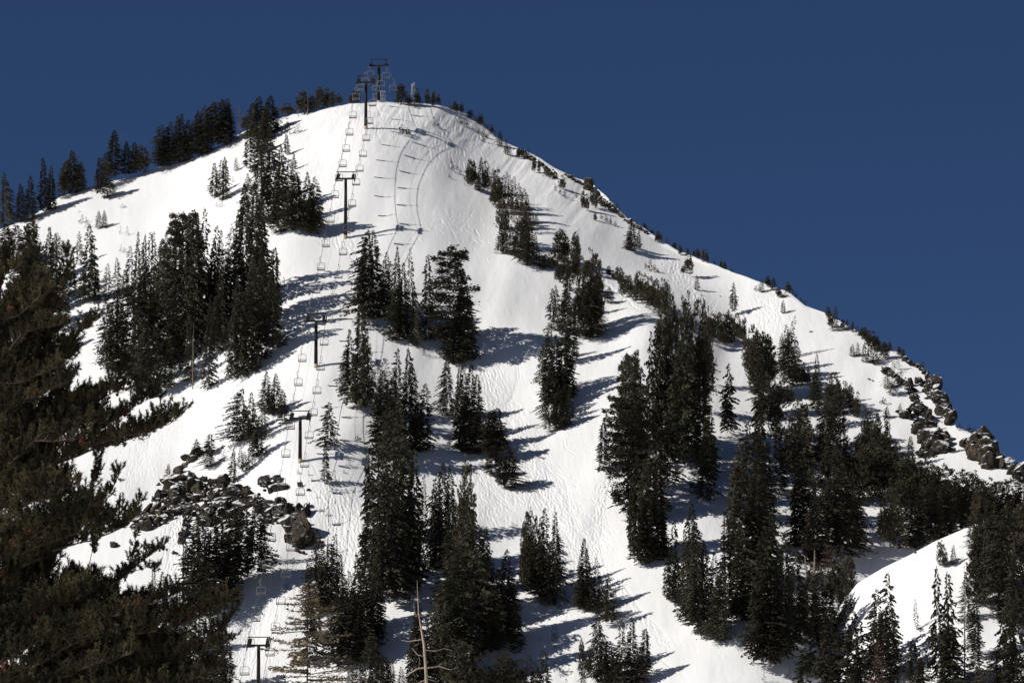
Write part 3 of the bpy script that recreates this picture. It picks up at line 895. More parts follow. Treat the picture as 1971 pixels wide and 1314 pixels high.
def grow():
    """decide which trees show, which are things of their own, then place them"""
    allr = [q for c in CLUMPS for q in c[0]]
    own = np.full((700, 1050), -1)
    for q in allr: q.append(stand_point(q[0], q[1], q[5]))
    order = sorted(range(len(allr)), key=lambda i: -allr[i][8][1])
    for i in order:
        x, yb, yt, w, kd = allr[i][:5]
        for gy in range(max(0, int(yt / 2)), min(657, int(yb / 2) + 1)):
            t = (gy * 2 - yt) / (yb - yt + 1e-6)
            hw = w * .5 * (min(1, .12 + t * 1.25) if kd in 'fnFl' else min(1, .45 + t * 2)) * .85
            a, b = int((x - hw) / 2), int((x + hw) / 2) + 1
            if b > 0 and a < 986: own[gy, max(a, 0):min(b, 986)] = i
    ids, cnt = np.unique(own[own >= 0], return_counts=True)
    for i, n in zip(ids, cnt): allr[i][6] = int(n)
    kept = [q for q in allr if q[6] >= max(2, .03 * (q[1] - q[2]) * q[3] / 4 * .6)]
    firs = sorted([q for q in kept if q[4] in 'fnl'], key=lambda q: -q[6])
    mass = firs[295:]
    massid = set(id(q) for q in mass)
    print('trees', len(allr), 'kept', len(kept), 'in mass', len(mass))
    for ci, (rows0, where, place) in enumerate(CLUMPS):
        rows = sorted([q for q in rows0 if q[6] and any(q is z for z in kept) and id(q) not in massid], key=lambda q: q[0])
        n = len(rows)
        for i, (x, yb, yt, w, kd, kn, area, _c, (P, Y)) in enumerate(rows):
            name, cat, words = KIND[kd]
            if n == 1: lab = f'{words} {where}'
            else:
                pos = ORD[i] + ' from left' if i < (n + 1) // 2 else (ORD[n - 1 - i] + ' from right')
                pos = pos.replace('first from left', 'leftmost').replace('first from right', 'rightmost')
                lab = f'{words}, {pos} {where}'
            sx, sz, (h0, w0, tm, cm, cn) = size_of(x, yb, yt, w, kd, Y)
            o = thing(name, lab, cat, P, (rt.gauss(0, .022), rt.gauss(0, .022), rt.random() * 6.28 if kd != 'l' else rt.uniform(-.3, .3)), (sx, sx, sz), place)
            link('trunk', tm, o)
            link(cn, cm, o)
    VV = []; FF = []; n0 = 0
    r = np.random.RandomState(3)
    for (x, yb, yt, w, kd, kn, area, _c, (P, Y)) in mass:
        sx, sz, (h0, w0, tm, cm, cn) = size_of(x, yb, yt, w, kd, Y)
        v = np.empty(len(cm.vertices) * 3); cm.vertices.foreach_get('co', v); v = v.reshape(-1, 4, 3)
        v = v[r.rand(len(v)) < .6].reshape(-1, 3)
        a = r.rand() * 6.28; c_, s_ = math.cos(a), math.sin(a)
        v = np.stack([(v[:, 0] * c_ - v[:, 1] * s_) * sx, (v[:, 0] * s_ + v[:, 1] * c_) * sx, v[:, 2] * sz], 1) + np.array(P)
        VV.append(v)
    vv = np.concatenate(VV)
    tag(link('fir_thicket', quads_mesh('fir_thicket', vv, np.arange(len(vv)).reshape(-1, 4), M_FIR)),
        'small and half hidden firs filling in the forest stands', 'fir thicket', None, 'stuff')


def size_of(x, yb, yt, w, kd, Y):
    hgt = (yb - yt) / FOC * Y / math.cos(PITCH * .7)
    pr = rt.choice(PROTO[kd])
    w = w * {'f': 1.03, 'n': 1.1, 'p': 1.1, 'W': 1.05, 'q': 1.3, 's': 1.25}.get(kd, 1.0)
    return w / FOC * Y / pr[1], (hgt + .15) / pr[0], pr
# ------------------------------------------------------------------ trees, clump by clump
plant('''10 430 316 32 f; 38 430 350 28 f; 57 426 334 28 f; 83 414 300 34 f; 100 406 315 22 f; 117 384 320 16 n
140 374 286 48 f; 128 378 306 24 p; 153 370 312 22 p''', 'on the far left skyline', 'trees on the far left skyline')
plant('''190 386 300 30 f; 204 382 342 13 n; 214 375 346 14 n; 217 350 245 34 f; 201 360 292 26 f; 234 346 254 9 d; 243 344 268 24 f; 257 341 270 24 f
272 337 276 26 p; 284 330 317 9 s''', 'in the left skyline stand of spires', 'left skyline stand of spires')
plant('''310 322 236 30 f; 328 318 230 40 f; 350 313 213 38 f; 372 304 230 34 f; 394 296 197 40 f; 418 284 190 40 f; 437 277 186 34 f; 427 280 206 34 f; 405 290 215 34 f
447 270 206 15 b; 461 256 195 16 b; 473 250 222 16 p; 386 298 260 18 s; 320 322 240 36 f; 341 316 216 36 f; 362 310 226 34 f; 383 302 208 34 f; 402 296 202 36 f; 411 290 192 36 f; 440 276 198 32 f; 428 284 186 30 f; 316 323 260 30 f''', 'in the large dark stand on the left skyline', 'large stand on the left skyline')
plant('''487 262 194 36 f; 500 266 181 44 f; 522 256 180 42 f; 512 270 196 36 f; 478 324 242 20 n; 492 288 236 28 f; 504 296 240 28 f; 518 290 240 22 f; 536 232 207 9 q''',
      'in the stand at the left end of the dome', 'stand at the left end of the summit dome')
plant('''553 224 195 22 p; 583 222 172 26 p; 574 224 178 9 d; 592 222 184 11 d; 601 217 182 18 p; 615 213 167 20 p; 629 209 167 20 p; 637 208 174 12 p; 652 205 180 13 p''',
      'on the summit skyline left of the lift', 'trees on the summit skyline left of the lift')
plant('''684 200 173 18 p; 676 201 184 10 p; 774 203 161 21 p; 787 202 184 12 p; 804 203 170 12 p; 824 206 169 10 p; 834 206 175 9 p; 843 205 181 9 p; 764 202 190 8 q; 812 205 194 7 q; 797 208 198 9 q''',
      'on the summit skyline around the top lift tower', 'trees on the summit skyline by the top tower')
plant('''774 264 242 14 q; 783 262 248 14 q; 788 262 252 9 q''', 'in the scrub clump right of the second tower', 'scrub clump right of the second tower')
plant('''836 245 234 7 q; 843 246 235 6 q; 886 240 228 8 q; 893 242 232 8 q; 899 243 234 6 q; 922 260 247 8 q; 930 264 252 8 q; 937 267 256 7 q; 930 274 264 9 q''',
      'in the sparse scrub on the upper right snowfield', 'scrub on the upper right snowfield')
plant('''868 316 306 4 q; 871 330 312 7 q; 886 336 323 5 q; 865 342 334 5 q; 880 326 318 5 q''', 'left of the dark central spur', 'scrub left of the central spur')
plant('''867 212 200 5 q; 874 214 193 8 p; 880 216 198 7 p; 888 218 196 10 p; 905 228 211 12 p; 914 236 222 7 q; 925 242 218 13 p; 934 250 232 7 q; 939 254 238 7 q; 946 262 240 7 p; 953 266 252 5 q''',
      'down the skyline right of the summit', 'trees down the skyline right of the summit')
plant('''963 284 251 17 f; 974 300 266 14 f; 981 300 282 6 q; 998 306 283 8 p; 1005 304 285 8 q; 1028 334 300 8 p; 1037 334 307 7 p; 1016 300 290 6 q; 1053 342 326 14 q; 1061 346 334 10 q''',
      'on the upper right ridge below the summit', 'trees on the upper right ridge')
plant('''1083 366 338 13 p; 1069 369 353 5 q; 1078 377 362 6 q; 1087 381 366 6 q; 1122 402 360 9 p; 1130 403 369 9 p; 1140 396 359 8 p; 1146 400 362 8 p; 1154 392 366 8 q; 1164 398 378 12 q; 1176 402 380 14 q; 1189 410 388 9 q''',
      'near the tan boulder on the right ridge', 'trees near the tan boulder')
plant('''1146 424 406 7 p; 1158 421 410 6 q; 1167 427 410 7 q; 1175 431 414 6 q; 1184 433 422 5 q; 1102 372 360 4 q; 1110 378 368 4 q; 1252 521 497 9 q; 1243 516 500 5 q; 1260 520 507 9 q; 1266 523 514 6 q''',
      'in the scrub dots across the right slope', 'scrub dots across the right slope')
plant('''1218 482 421 30 f; 1230 478 440 18 f; 1209 478 440 14 f; 1240 438 426 8 p; 1254 450 439 10 p; 1267 464 440 13 p; 1284 470 456 8 q; 1298 479 464 9 p; 1309 489 465 8 p; 1315 482 474 5 q; 1226 436 424 8 q; 1246 444 432 7 q''',
      'by the large lone ridge fir', 'trees by the large lone ridge fir')
plant('''1326 531 480 15 p; 1315 521 507 8 p; 1341 556 525 9 n; 1323 482 468 6 p; 1336 494 479 6 p; 1343 498 476 9 p; 1353 503 477 8 p; 1360 506 478 8 p; 1375 508 493 4 q; 1388 514 494 6 p; 1395 516 499 8 p; 1408 523 512 7 q; 1352 567 563 4 q''',
      'midway down the right ridge', 'trees midway down the right ridge')
plant('1412 601 536 24 F', 'on the open right snowfield with its long shadow', 'lone ridge spruce')
plant('''1466 562 535 11 n; 1455 560 549 7 q; 1478 553 529 10 p; 1489 559 531 12 f; 1500 574 552 11 p; 1511 574 562 8 q; 1508 605 578 10 n; 1517 564 542 14 p; 1526 568 556 7 q; 1532 573 558 6 q; 1541 580 569 7 q; 1549 588 575 8 q''',
      'on the right skyline above the open snowfield', 'trees above the open right snowfield')
plant('''1594 614 587 9 p; 1608 636 584 17 f; 1599 630 600 10 p; 1622 632 612 10 p; 1631 634 610 9 f; 1641 638 616 7 p; 1650 644 624 8 q''',
      'in the small brownish stand on the right skyline', 'small stand on the right skyline')
plant('''1662 652 626 18 p; 1678 676 634 24 p; 1687 676 646 16 p; 1702 692 658 18 p; 1713 676 658 9 p; 1731 684 666 10 p; 1738 694 672 8 p; 1641 684 660 12 n; 1651 684 655 8 n; 1664 696 660 12 n; 1674 698 655 14 n; 1684 700 664 12 n
1690 704 672 8 q; 1697 676 660 10 q; 1776 712 697 7 q''', 'in the cluster on the steep right skyline', 'cluster on the steep right skyline')
plant('''1727 716 688 16 b; 1720 722 694 12 b; 1716 762 713 26 l; 1706 748 714 18 f; 1700 778 764 12 q; 1708 803 780 12 n; 1733 796 774 9 n; 1782 828 786 11 n; 1847 829 813 9 q; 1866 834 818 11 q; 1873 836 822 9 q; 1830 872 836 11 n; 1776 824 800 16 p''',
      'among the rocks of the right ridge', 'trees among the right ridge rocks')
plant('''411 380 310 20 n; 426 384 304 20 n; 432 386 298 24 f; 454 328 300 9 n; 427 399 386 7 s; 461 326 316 6 s; 448 350 338 5 s; 418 398 388 5 s''', 'in the slim group on the upper left slope', 'slim group on the upper left slope')
plant('''553 262 226 10 q; 572 258 234 16 s; 552 300 256 18 F; 566 326 290 14 F; 499 400 272 36 f; 512 330 262 32 f; 522 420 270 44 f; 541 440 272 42 f; 556 400 300 34 f; 572 456 332 46 f; 590 456 330 40 f; 606 456 338 30 n
476 440 330 34 f; 532 452 350 40 f; 598 458 370 36 f; 510 432 330 44 f; 557 452 370 36 f''', 'in the dark stand left of the third lift tower', 'dark stand left of the third tower')
plant('''152 410 404 4 s; 158 429 413 11 s; 166 431 418 7 s; 190 441 405 16 f; 200 441 404 15 f; 236 400 392 7 s; 241 400 394 5 s; 232 452 436 5 s; 245 454 436 6 s; 108 404 398 5 s; 79 424 412 5 s; 168 440 424 6 s; 233 486 472 5 s; 239 488 478 8 s''',
      'among the small shoots on the upper left snow', 'small shoots on the upper left snow')
plant('''168 588 428 30 n; 151 512 444 15 n; 178 580 455 18 n; 158 585 520 26 f; 140 575 480 20 n; 186 585 520 24 f; 207 578 506 18 n; 224 572 494 20 n; 250 585 470 24 n; 240 590 520 24 n; 262 610 441 26 f; 275 615 446 28 f; 288 620 440 26 n; 294 620 440 22 n''',
      'in the spires left of the big left stand', 'spires left of the big left stand')
plant('''318 640 440 46 f; 340 660 412 50 f; 360 690 396 60 f; 346 650 402 84 W; 374 660 398 70 f; 335 650 430 60 f; 378 670 393 36 n; 392 640 388 24 n; 345 640 470 60 W; 375 620 440 60 W; 416 640 424 34 n; 424 640 432 30 f; 402 650 450 40 f; 305 640 452 40 f''',
      'along the top of the big left stand', 'top of the big left stand')
plant('''202 712 566 40 f; 218 730 560 44 f; 232 700 548 40 f; 250 720 540 46 f; 262 750 590 44 f; 280 765 610 52 F; 300 765 620 48 F; 322 752 650 30 f; 300 700 560 60 f; 330 700 560 50 f; 342 724 560 44 f; 352 640 520 50 f; 268 650 520 46 f; 285 680 500 50 f; 215 760 690 22 b''',
      'in the lower left of the big left stand', 'lower left of the big left stand')
plant('''371 744 614 12 d; 365 735 600 18 n; 397 749 560 32 f; 385 650 520 44 f; 405 660 500 46 f; 422 678 520 36 f; 430 640 470 44 f; 448 728 540 38 f; 461 726 520 40 f; 474 716 560 34 f; 487 716 600 26 n; 505 694 580 26 n''',
      'in the lower right of the big left stand', 'lower right of the big left stand')
plant('''470 600 340 42 f; 484 610 350 52 f; 497 640 372 52 f; 512 620 420 44 f; 460 620 400 44 f; 480 700 480 54 f; 502 672 470 50 f; 521 686 530 38 f; 528 640 470 34 f; 530 672 590 34 f; 546 562 534 9 s; 446 560 430 32 n; 440 640 480 40 f''',
      'in the tall column at the left stand\'s right edge', 'tall column at the right edge of the left stand')
plant('''30 520 430 60 f; 60 560 418 50 f; 85 590 430 44 f; 104 560 444 30 f; 12 520 425 40 f; 48 620 470 60 f; 88 640 500 50 f; 118 600 500 30 n; 20 660 520 60 f; 66 700 560 60 f; 110 500 446 16 n; 120 640 560 24 n''',
      'behind the near pine top', 'trees behind the near pine top')
plant('''404 880 838 34 F; 401 902 850 24 f; 378 884 846 26 F; 324 926 893 18 F; 428 894 857 15 s; 447 928 858 22 f; 462 902 860 16 n; 470 908 866 14 n; 482 902 840 16 n; 500 884 800 22 n; 491 880 830 20 n; 459 926 905 8 s''',
      'on the snowy ledge above the cliff', 'trees on the ledge above the cliff')
plant('''464 856 747 42 f; 472 852 780 30 f; 484 858 754 22 n; 490 850 790 22 n; 512 800 714 36 f; 520 798 740 26 f; 531 800 716 28 f; 506 850 770 22 f; 545 818 752 20 n; 526 812 805 5 s; 515 812 806 5 s''',
      'in the group left of the fifth lift tower', 'group left of the fifth tower')
plant('''634 864 770 46 F; 626 931 838 22 f; 643 948 905 12 s; 653 938 924 6 s; 594 913 902 6 s; 600 924 910 5 s; 668 887 878 7 s; 672 898 882 8 s; 689 852 840 12 q; 610 958 952 6 s; 617 984 976 8 s; 632 992 984 8 s; 573 910 902 8 s; 662 912 906 6 s''',
      'right of the fifth lift tower', 'trees right of the fifth tower')
plant('''704 616 450 40 f; 712 619 436 50 f; 723 614 436 40 f; 740 600 500 34 f; 745 590 480 20 n; 692 590 510 20 f; 735 612 540 36 f; 701 570 460 30 f''', 'in the near clump right of the third tower', 'near clump right of the third tower')
plant('''763 642 466 32 f; 776 652 500 36 f; 789 652 470 18 n; 752 620 498 20 n; 770 660 540 40 f; 797 668 540 24 f; 803 672 620 12 s; 722 634 618 14 q; 734 644 630 14 q; 753 640 634 6 s; 812 684 650 10 s''', 'in the second clump right of the third tower', 'second clump right of the third tower')
plant('''823 664 486 26 n; 836 670 490 28 f; 830 660 530 44 f; 866 690 472 98 W; 848 680 520 50 f; 872 690 510 62 W; 888 698 540 56 F; 904 694 570 36 f; 878 700 590 50 f; 845 672 570 50 f; 893 650 545 64 F; 858 692 610 40 f''',
      'in the stand around the flat topped pine', 'stand around the flat topped pine')
plant('''690 816 582 44 f; 676 792 630 44 f; 704 786 632 42 f; 688 780 610 50 f; 665 760 670 30 f; 712 770 660 26 f; 690 720 640 60 f''', 'in the big clump right of the fourth tower', 'big clump right of the fourth tower')
plant('''763 868 664 44 f; 784 870 663 44 f; 770 850 700 60 f; 738 880 706 56 f; 752 900 720 56 f; 796 858 700 34 f; 817 876 736 34 n; 806 874 770 34 f; 728 800 690 34 b; 730 860 740 44 f; 740 790 690 44 b''',
      'in the tall middle stand above the broad firs', 'tall middle stand')
plant('''735 1120 838 84 F; 712 1100 850 56 F; 760 1140 760 84 f; 745 1180 900 70 f; 776 1140 840 76 f; 770 1170 930 60 f; 726 1120 930 70 f; 708 1130 980 44 f; 800 1110 860 56 F; 752 1040 780 70 f; 796 1140 950 50 f; 720 1160 1000 40 f; 816 1090 910 30 f; 736 1000 830 76 F; 708 1020 870 40 F''',
      'in the broad firs down the middle', 'broad firs down the middle')
plant('''856 1080 884 46 f; 842 1090 900 40 f; 870 1090 890 40 f; 834 1096 940 36 f; 848 1100 960 44 f; 893 1190 884 40 p; 886 1240 930 60 f; 902 1200 910 40 p; 908 1180 960 44 f; 878 1220 980 66 f; 868 1260 1040 70 f; 890 1300 1040 70 f; 920 1180 1000 46 f; 850 1290 1120 70 f; 868 1180 960 50 f''',
      'in the long dark column right of the middle', 'long dark column right of the middle')
plant('''932 1240 1008 48 f; 940 1230 1040 50 f; 916 1260 1060 70 f; 972 1240 1052 50 f; 960 1245 1090 56 f; 985 1235 1120 40 f; 994 1260 1160 28 n; 945 1270 1120 50 f; 905 1280 1120 60 f; 982 1200 1090 30 n''',
      'in the lower right end of the long column', 'lower right end of the long column')
plant('''865 800 682 34 f; 882 866 700 36 f; 902 862 694 44 f; 893 800 690 34 f; 886 840 740 46 f; 915 840 712 40 f; 872 780 715 36 f; 900 868 760 40 f; 920 876 790 40 f; 932 870 800 40 f; 944 884 785 44 f; 958 884 782 46 f; 950 920 860 34 f; 975 945 858 38 f; 985 938 870 26 f; 966 946 870 26 f; 927 896 882 12 s; 938 898 880 9 s; 957 934 918 10 q''',
      'in the slanting stand left of centre', 'slanting stand left of centre')
plant('''903 363 301 14 p; 912 364 306 14 p; 927 371 300 22 f; 920 368 330 14 f; 936 372 308 14 p; 941 374 312 10 b; 948 392 320 12 n; 959 400 324 26 p; 952 410 336 16 p; 968 392 336 20 b; 976 400 328 12 n; 981 404 335 12 n; 990 412 338 16 n; 999 414 352 18 n; 1009 430 360 18 n; 1015 430 372 12 n
894 356 349 4 s''', 'along the top of the central spur', 'top of the central spur')
plant('''960 408 362 18 b; 965 440 380 22 p; 972 470 400 22 p; 984 430 378 24 b; 992 440 384 20 b; 1003 440 396 22 b; 1012 450 392 24 b; 1024 442 400 18 f; 1031 436 412 12 f''', 'in the reddish patch of the central spur', 'reddish patch of the central spur')
plant('''962 486 424 22 f; 972 484 440 18 f; 984 495 430 24 f; 994 500 452 18 f; 1009 508 404 32 f; 1020 513 420 30 f; 1003 480 420 30 p; 1030 500 445 16 f; 1035 512 470 12 n; 1041 518 478 12 n; 952 484 474 8 s; 990 492 470 14 s; 1048 516 486 14 p''',
      'at the foot of the central spur', 'foot of the central spur')
plant('''1077 505 440 32 p; 1090 508 450 16 p; 1105 526 447 20 p; 1112 520 452 12 p; 1060 518 486 16 p; 1068 520 490 12 p; 1107 560 480 14 p; 1085 560 488 28 p; 1093 600 492 26 f; 1062 614 545 24 F; 1072 600 540 24 F; 1070 632 580 24 f; 1090 640 540 34 f; 1097 700 570 34 f''',
      'in the left half of the tall spur stand', 'left half of the tall spur stand')
plant('''1140 640 480 36 p; 1130 644 495 32 p; 1152 630 496 26 p; 1122 640 510 26 f; 1146 652 540 36 f; 1132 654 560 40 f; 1152 648 570 26 f; 1118 630 540 24 p; 1110 640 560 30 f; 1172 586 552 16 n; 1166 576 560 12 n; 1108 686 640 12 n''',
      'in the right half of the tall spur stand', 'right half of the tall spur stand')
plant('''1059 770 618 34 f; 1052 780 640 36 f; 1041 740 660 28 f; 1068 790 640 36 f; 1084 770 600 40 f; 1096 700 600 30 f; 1094 770 660 32 f; 1060 810 700 34 f; 1074 828 740 32 f; 1088 822 740 28 f; 1054 831 786 20 f; 1098 808 740 16 n; 1080 790 690 40 f; 1066 826 770 22 f; 1112 700 672 8 s''',
      'in the hanging clump below the tall spur stand', 'hanging clump below the spur stand')
plant('''1172 535 512 9 p; 1187 541 513 10 p; 1180 540 520 6 p; 1200 576 524 14 p; 1212 582 530 14 p; 1222 588 526 12 p; 1230 590 524 14 p; 1240 592 530 18 p; 1250 596 534 18 p; 1262 602 536 18 p; 1273 606 536 18 p; 1283 608 540 14 p; 1256 602 560 22 p; 1272 612 560 24 p; 1206 560 530 10 p; 1194 556 514 10 p; 1218 574 540 10 p''',
      'in the row of young pines on the spur crest', 'row of young pines on the spur crest')
plant('''1210 960 673 58 W; 1160 906 810 28 f; 1186 900 812 26 f; 1194 895 830 24 f; 1204 1000 760 90 W; 1222 980 730 70 W; 1216 860 680 54 W''', 'around the tall round crowned pine by the run', 'around the round crowned pine')
plant('''1251 880 626 40 F; 1262 880 610 44 F; 1282 880 572 44 p; 1296 870 566 40 p; 1322 860 564 44 p; 1342 850 572 40 p; 1362 740 592 26 p; 1310 918 640 60 f; 1298 880 640 60 F; 1330 900 650 60 f; 1350 860 610 46 f; 1276 880 700 60 F; 1268 940 760 60 F; 1352 800 640 44 f; 1240 900 700 44 F; 1308 800 600 70 p''',
      'in the crown of the great right stand', 'crown of the great right stand')
plant('''1228 1086 860 50 F; 1240 1090 880 50 f; 1256 1074 850 56 f; 1268 1066 870 50 f; 1216 1080 920 34 F; 1250 1090 960 56 f; 1272 1080 980 40 f; 1226 1084 1010 30 f; 1290 940 800 44 F; 1358 968 800 40 f; 1352 920 740 44 f; 1366 930 780 34 f; 1234 1000 830 60 F; 1265 1000 820 50 f; 1341 950 900 24 n; 1216 1000 880 60 F''',
      'in the lower part of the great right stand', 'lower part of the great right stand')
plant('''1404 850 698 46 F; 1398 840 740 44 F; 1408 830 780 34 f; 1381 654 596 18 p; 1391 654 600 16 p; 1401 656 593 16 p; 1409 660 602 16 p; 1418 664 600 16 p; 1427 666 612 14 p; 1433 664 607 9 p; 1372 640 600 20 p; 1395 662 626 20 p; 1365 660 606 20 p''',
      'by the drooping hemlock right of the great stand', 'by the drooping hemlock')
plant('''1448 760 626 26 p; 1458 770 640 40 p; 1470 766 636 42 p; 1480 760 650 24 p; 1466 800 680 50 F; 1456 900 720 40 F; 1440 720 650 20 p; 1478 840 740 40 p; 1460 960 760 50 F; 1498 955 796 38 f; 1492 860 740 30 p; 1512 800 730 30 p''',
      'in the stand right of the drooping hemlock', 'stand right of the drooping hemlock')
plant('''1516 690 605 20 l; 1514 716 622 28 f; 1522 730 636 36 f; 1533 736 645 26 f; 1506 710 640 20 f; 1546 742 700 12 p; 1556 744 706 10 p; 1528 744 680 30 f; 1573 780 679 28 f; 1570 790 710 28 f; 1580 800 730 20 f; 1562 770 740 14 f''',
      'with the leaning top on the bright slope\'s edge', 'trees with the leaning top')
plant('''1604 800 714 28 p; 1598 820 730 26 p; 1616 784 730 16 p; 1627 786 732 14 p; 1639 796 736 12 p; 1650 806 752 11 p; 1633 790 744 12 p; 1612 860 740 34 p; 1605 880 780 40 f; 1645 802 764 12 p''', 'in the brushy row above the shaded bank', 'brushy row above the shaded bank')
plant('''1666 868 784 16 p; 1676 870 788 18 p; 1685 880 790 22 p; 1692 880 800 18 p; 1707 900 782 22 F; 1712 900 800 26 F; 1724 930 840 34 F; 1700 910 830 40 p; 1680 920 830 40 p; 1752 920 840 26 f; 1742 930 866 34 f; 1657 880 830 24 p''', 'in the pines left under the column rocks', 'pines under the column rocks')
plant('''1432 1120 850 70 f; 1450 1130 880 70 f; 1440 1000 810 60 F; 1470 1120 900 60 f; 1420 1080 910 44 F; 1410 1010 880 30 F; 1455 1060 830 60 f; 1400 1180 980 60 f; 1425 1200 1000 66 f; 1478 1000 850 44 f''',
      'in the dense mass above the bottom right forest', 'dense mass above the bottom right forest')
plant('''1539 960 756 50 f; 1530 900 770 50 f; 1552 900 770 44 f; 1548 1060 880 48 f; 1535 1060 900 50 f; 1562 1050 900 40 f; 1585 1010 830 40 F; 1583 880 800 24 b; 1600 1000 820 44 f; 1590 900 760 40 f; 1612 1030 850 56 f; 1625 1080 890 70 f; 1640 1060 900 56 f; 1600 1080 920 64 f; 1652 1040 930 26 n; 1570 1090 960 50 f; 1516 930 800 30 p; 1620 960 810 50 f''',
      'in the forest below the brushy row', 'forest below the brushy row')
plant('''1642 960 836 46 p; 1664 970 850 46 p; 1688 960 860 50 p; 1712 970 870 50 p; 1738 980 880 50 p; 1765 990 880 50 p; 1790 1000 890 56 p; 1816 1000 890 56 p; 1842 1010 900 56 p; 1868 1010 906 50 p; 1655 930 826 40 f; 1730 960 850 44 f; 1776 980 866 40 p; 1754 940 838 20 n; 1895 1010 920 50 p; 1700 940 838 44 p''',
      'in the dark forest belt under the ridge rocks', 'dark forest belt under the ridge rocks')
plant('''1714 1079 940 46 p; 1757 1058 920 44 f; 1773 1060 930 44 f; 1795 1050 920 50 f; 1820 1040 920 50 f; 1845 1030 920 46 f; 1783 1050 960 40 f; 1735 1000 920 36 p; 1870 1030 930 50 f; 1808 1040 960 50 p; 1700 1040 946 24 n''',
      'in the row behind the snowy knoll crest', 'row behind the snowy knoll')
plant('''1290 1160 994 26 n; 1330 1200 958 44 f; 1344 1236 1000 46 f; 1320 1180 1010 36 f; 1360 1236 1040 50 f; 1386 1240 1080 44 f; 1376 1220 1060 50 f; 1302 1160 1050 30 f; 1350 1230 1100 60 f; 1282 1150 1070 24 f; 1336 1220 1080 50 f''',
      'in the pointed clump at lower right of the run', 'pointed clump at the lower right of the run')
plant('''1490 1285 980 66 f; 1470 1285 1010 66 f; 1508 1270 1020 56 f; 1452 1270 1060 60 f; 1480 1290 1100 80 f; 1530 1240 1050 50 f; 1416 1200 1080 54 f; 1440 1200 1060 50 f; 1525 1256 1120 50 f; 1466 1284 1150 60 f; 1520 1303 1280 9 s; 1471 1314 1290 8 s; 1428 1170 1040 50 f''',
      'in the towering group left of the branchy dead tree', 'towering group at the bottom right')
plant('''1566 1190 1060 60 d; 1550 1200 1070 54 d; 1596 1160 1050 40 b; 1560 1220 1090 60 f; 1580 1230 1080 56 f; 1545 1240 1120 44 f; 1610 1180 1060 44 p; 1630 1150 1070 30 p; 1592 1260 1120 60 f k; 1572 1120 1040 50 p; 1620 1240 1130 50 f''',
      'around the branchy grey dead trees', 'around the branchy grey dead trees')
plant('''1576 1380 1150 80 F k; 1600 1380 1160 80 F k; 1640 1380 1170 76 F k; 1618 1360 1180 80 f k; 1560 1370 1220 60 F k; 1656 1360 1190 60 F k; 1590 1340 1200 80 f k; 1662 1330 1220 50 f k; 1550 1340 1240 50 F''', 'in the bottom forest left of the twin hemlocks', 'bottom forest left of the twin hemlocks')
plant('''1716 1290 1097 58 F k; 1692 1286 1130 56 F k; 1700 1330 1170 60 f k; 1722 1310 1180 50 F k; 1684 1340 1180 46 f k; 1635 1184 1126 26 F k; 1764 1212 1152 15 l k; 1770 1214 1202 14 q k; 1690 1350 1230 40 b k''', 'beside the twin hemlocks on the knoll', 'beside the twin hemlocks on the knoll')
plant('''1764 1350 1226 36 f k; 1780 1350 1238 36 f k; 1774 1360 1262 40 f k; 1736 1330 1280 20 s k''', 'at the bottom of the knoll', 'bottom of the knoll')
plant('''1808 1330 1086 46 F k; 1818 1330 1130 46 F k; 1836 1330 1095 44 F k; 1856 1320 1074 22 d k; 1850 1320 1140 46 F k; 1883 1270 1150 36 f k; 1878 1165 1072 40 p k; 1890 1164 1090 30 p k; 1812 1091 1040 18 p k; 1820 1092 1060 10 p k; 1836 1088 1047 12 n k; 1860 1200 1100 36 f k; 1830 1340 1200 60 f k; 1876 1340 1200 44 f k''',
      'in the hemlocks on the right of the knoll', 'hemlocks on the right of the knoll')
plant('''1890 1060 940 44 p; 1906 1070 930 50 p; 1930 1080 920 56 p; 1955 1090 920 56 p; 1975 1100 930 50 p; 1892 1140 1000 40 p k; 1915 1170 990 56 p k; 1940 1180 970 60 f k; 1965 1180 980 60 p k; 1898 1130 1030 44 p k; 1930 1200 1060 50 f k; 1884 1056 1000 44 f k; 1872 1040 985 26 f k; 1898 1040 930 50 f k; 1914 1030 920 50 p k; 1932 1036 925 52 f k; 1950 1030 920 50 p k; 1968 1030 916 54 f k; 1985 1030 925 50 f k; 1906 1062 960 54 f k; 1942 1070 960 56 f k; 1975 1075 950 56 f k; 1922 1110 1000 60 f k; 1960 1220 1060 56 f k; 1900 1100 1000 30 b k; 1896 960 922 8 d''',
      'in the stand at the right edge of the view', 'stand at the right edge')
plant('''1945 1380 1140 60 F k; 1965 1390 1130 66 F k; 1928 1380 1180 56 F k; 1950 1390 1230 76 f k; 1915 1380 1250 50 f k; 1980 1390 1200 50 f k; 1912 1200 1140 22 b k''', 'in the bottom right corner', 'bottom right corner')
plant('''1018 1150 979 30 p; 1028 1154 990 36 p; 1051 1160 974 28 n; 1040 1150 990 28 f; 1071 1134 979 26 f; 1062 1168 1040 34 f; 1036 1156 1040 50 f; 1074 1130 1020 26 f; 1008 1100 1000 14 p; 1010 1130 1050 24 p; 1080 1176 1140 10 s; 1086 1160 1136 8 s; 1048 1166 1146 6 s''',
      'in the three topped clump beside the lower run', 'three topped clump beside the lower run')
plant('''1126 1182 1037 34 f; 1118 1176 1070 30 f; 1134 1182 1060 26 f; 1149 1176 1073 20 n; 1156 1176 1110 26 f; 1174 1204 1104 32 F; 1184 1190 1130 24 f; 1125 1180 1110 44 f; 1162 1190 1130 26 n; 990 1010 1004 6 s; 986 1014 1004 6 s''', 'in the small clump with one tall spire low centre', 'small clump with one tall spire')
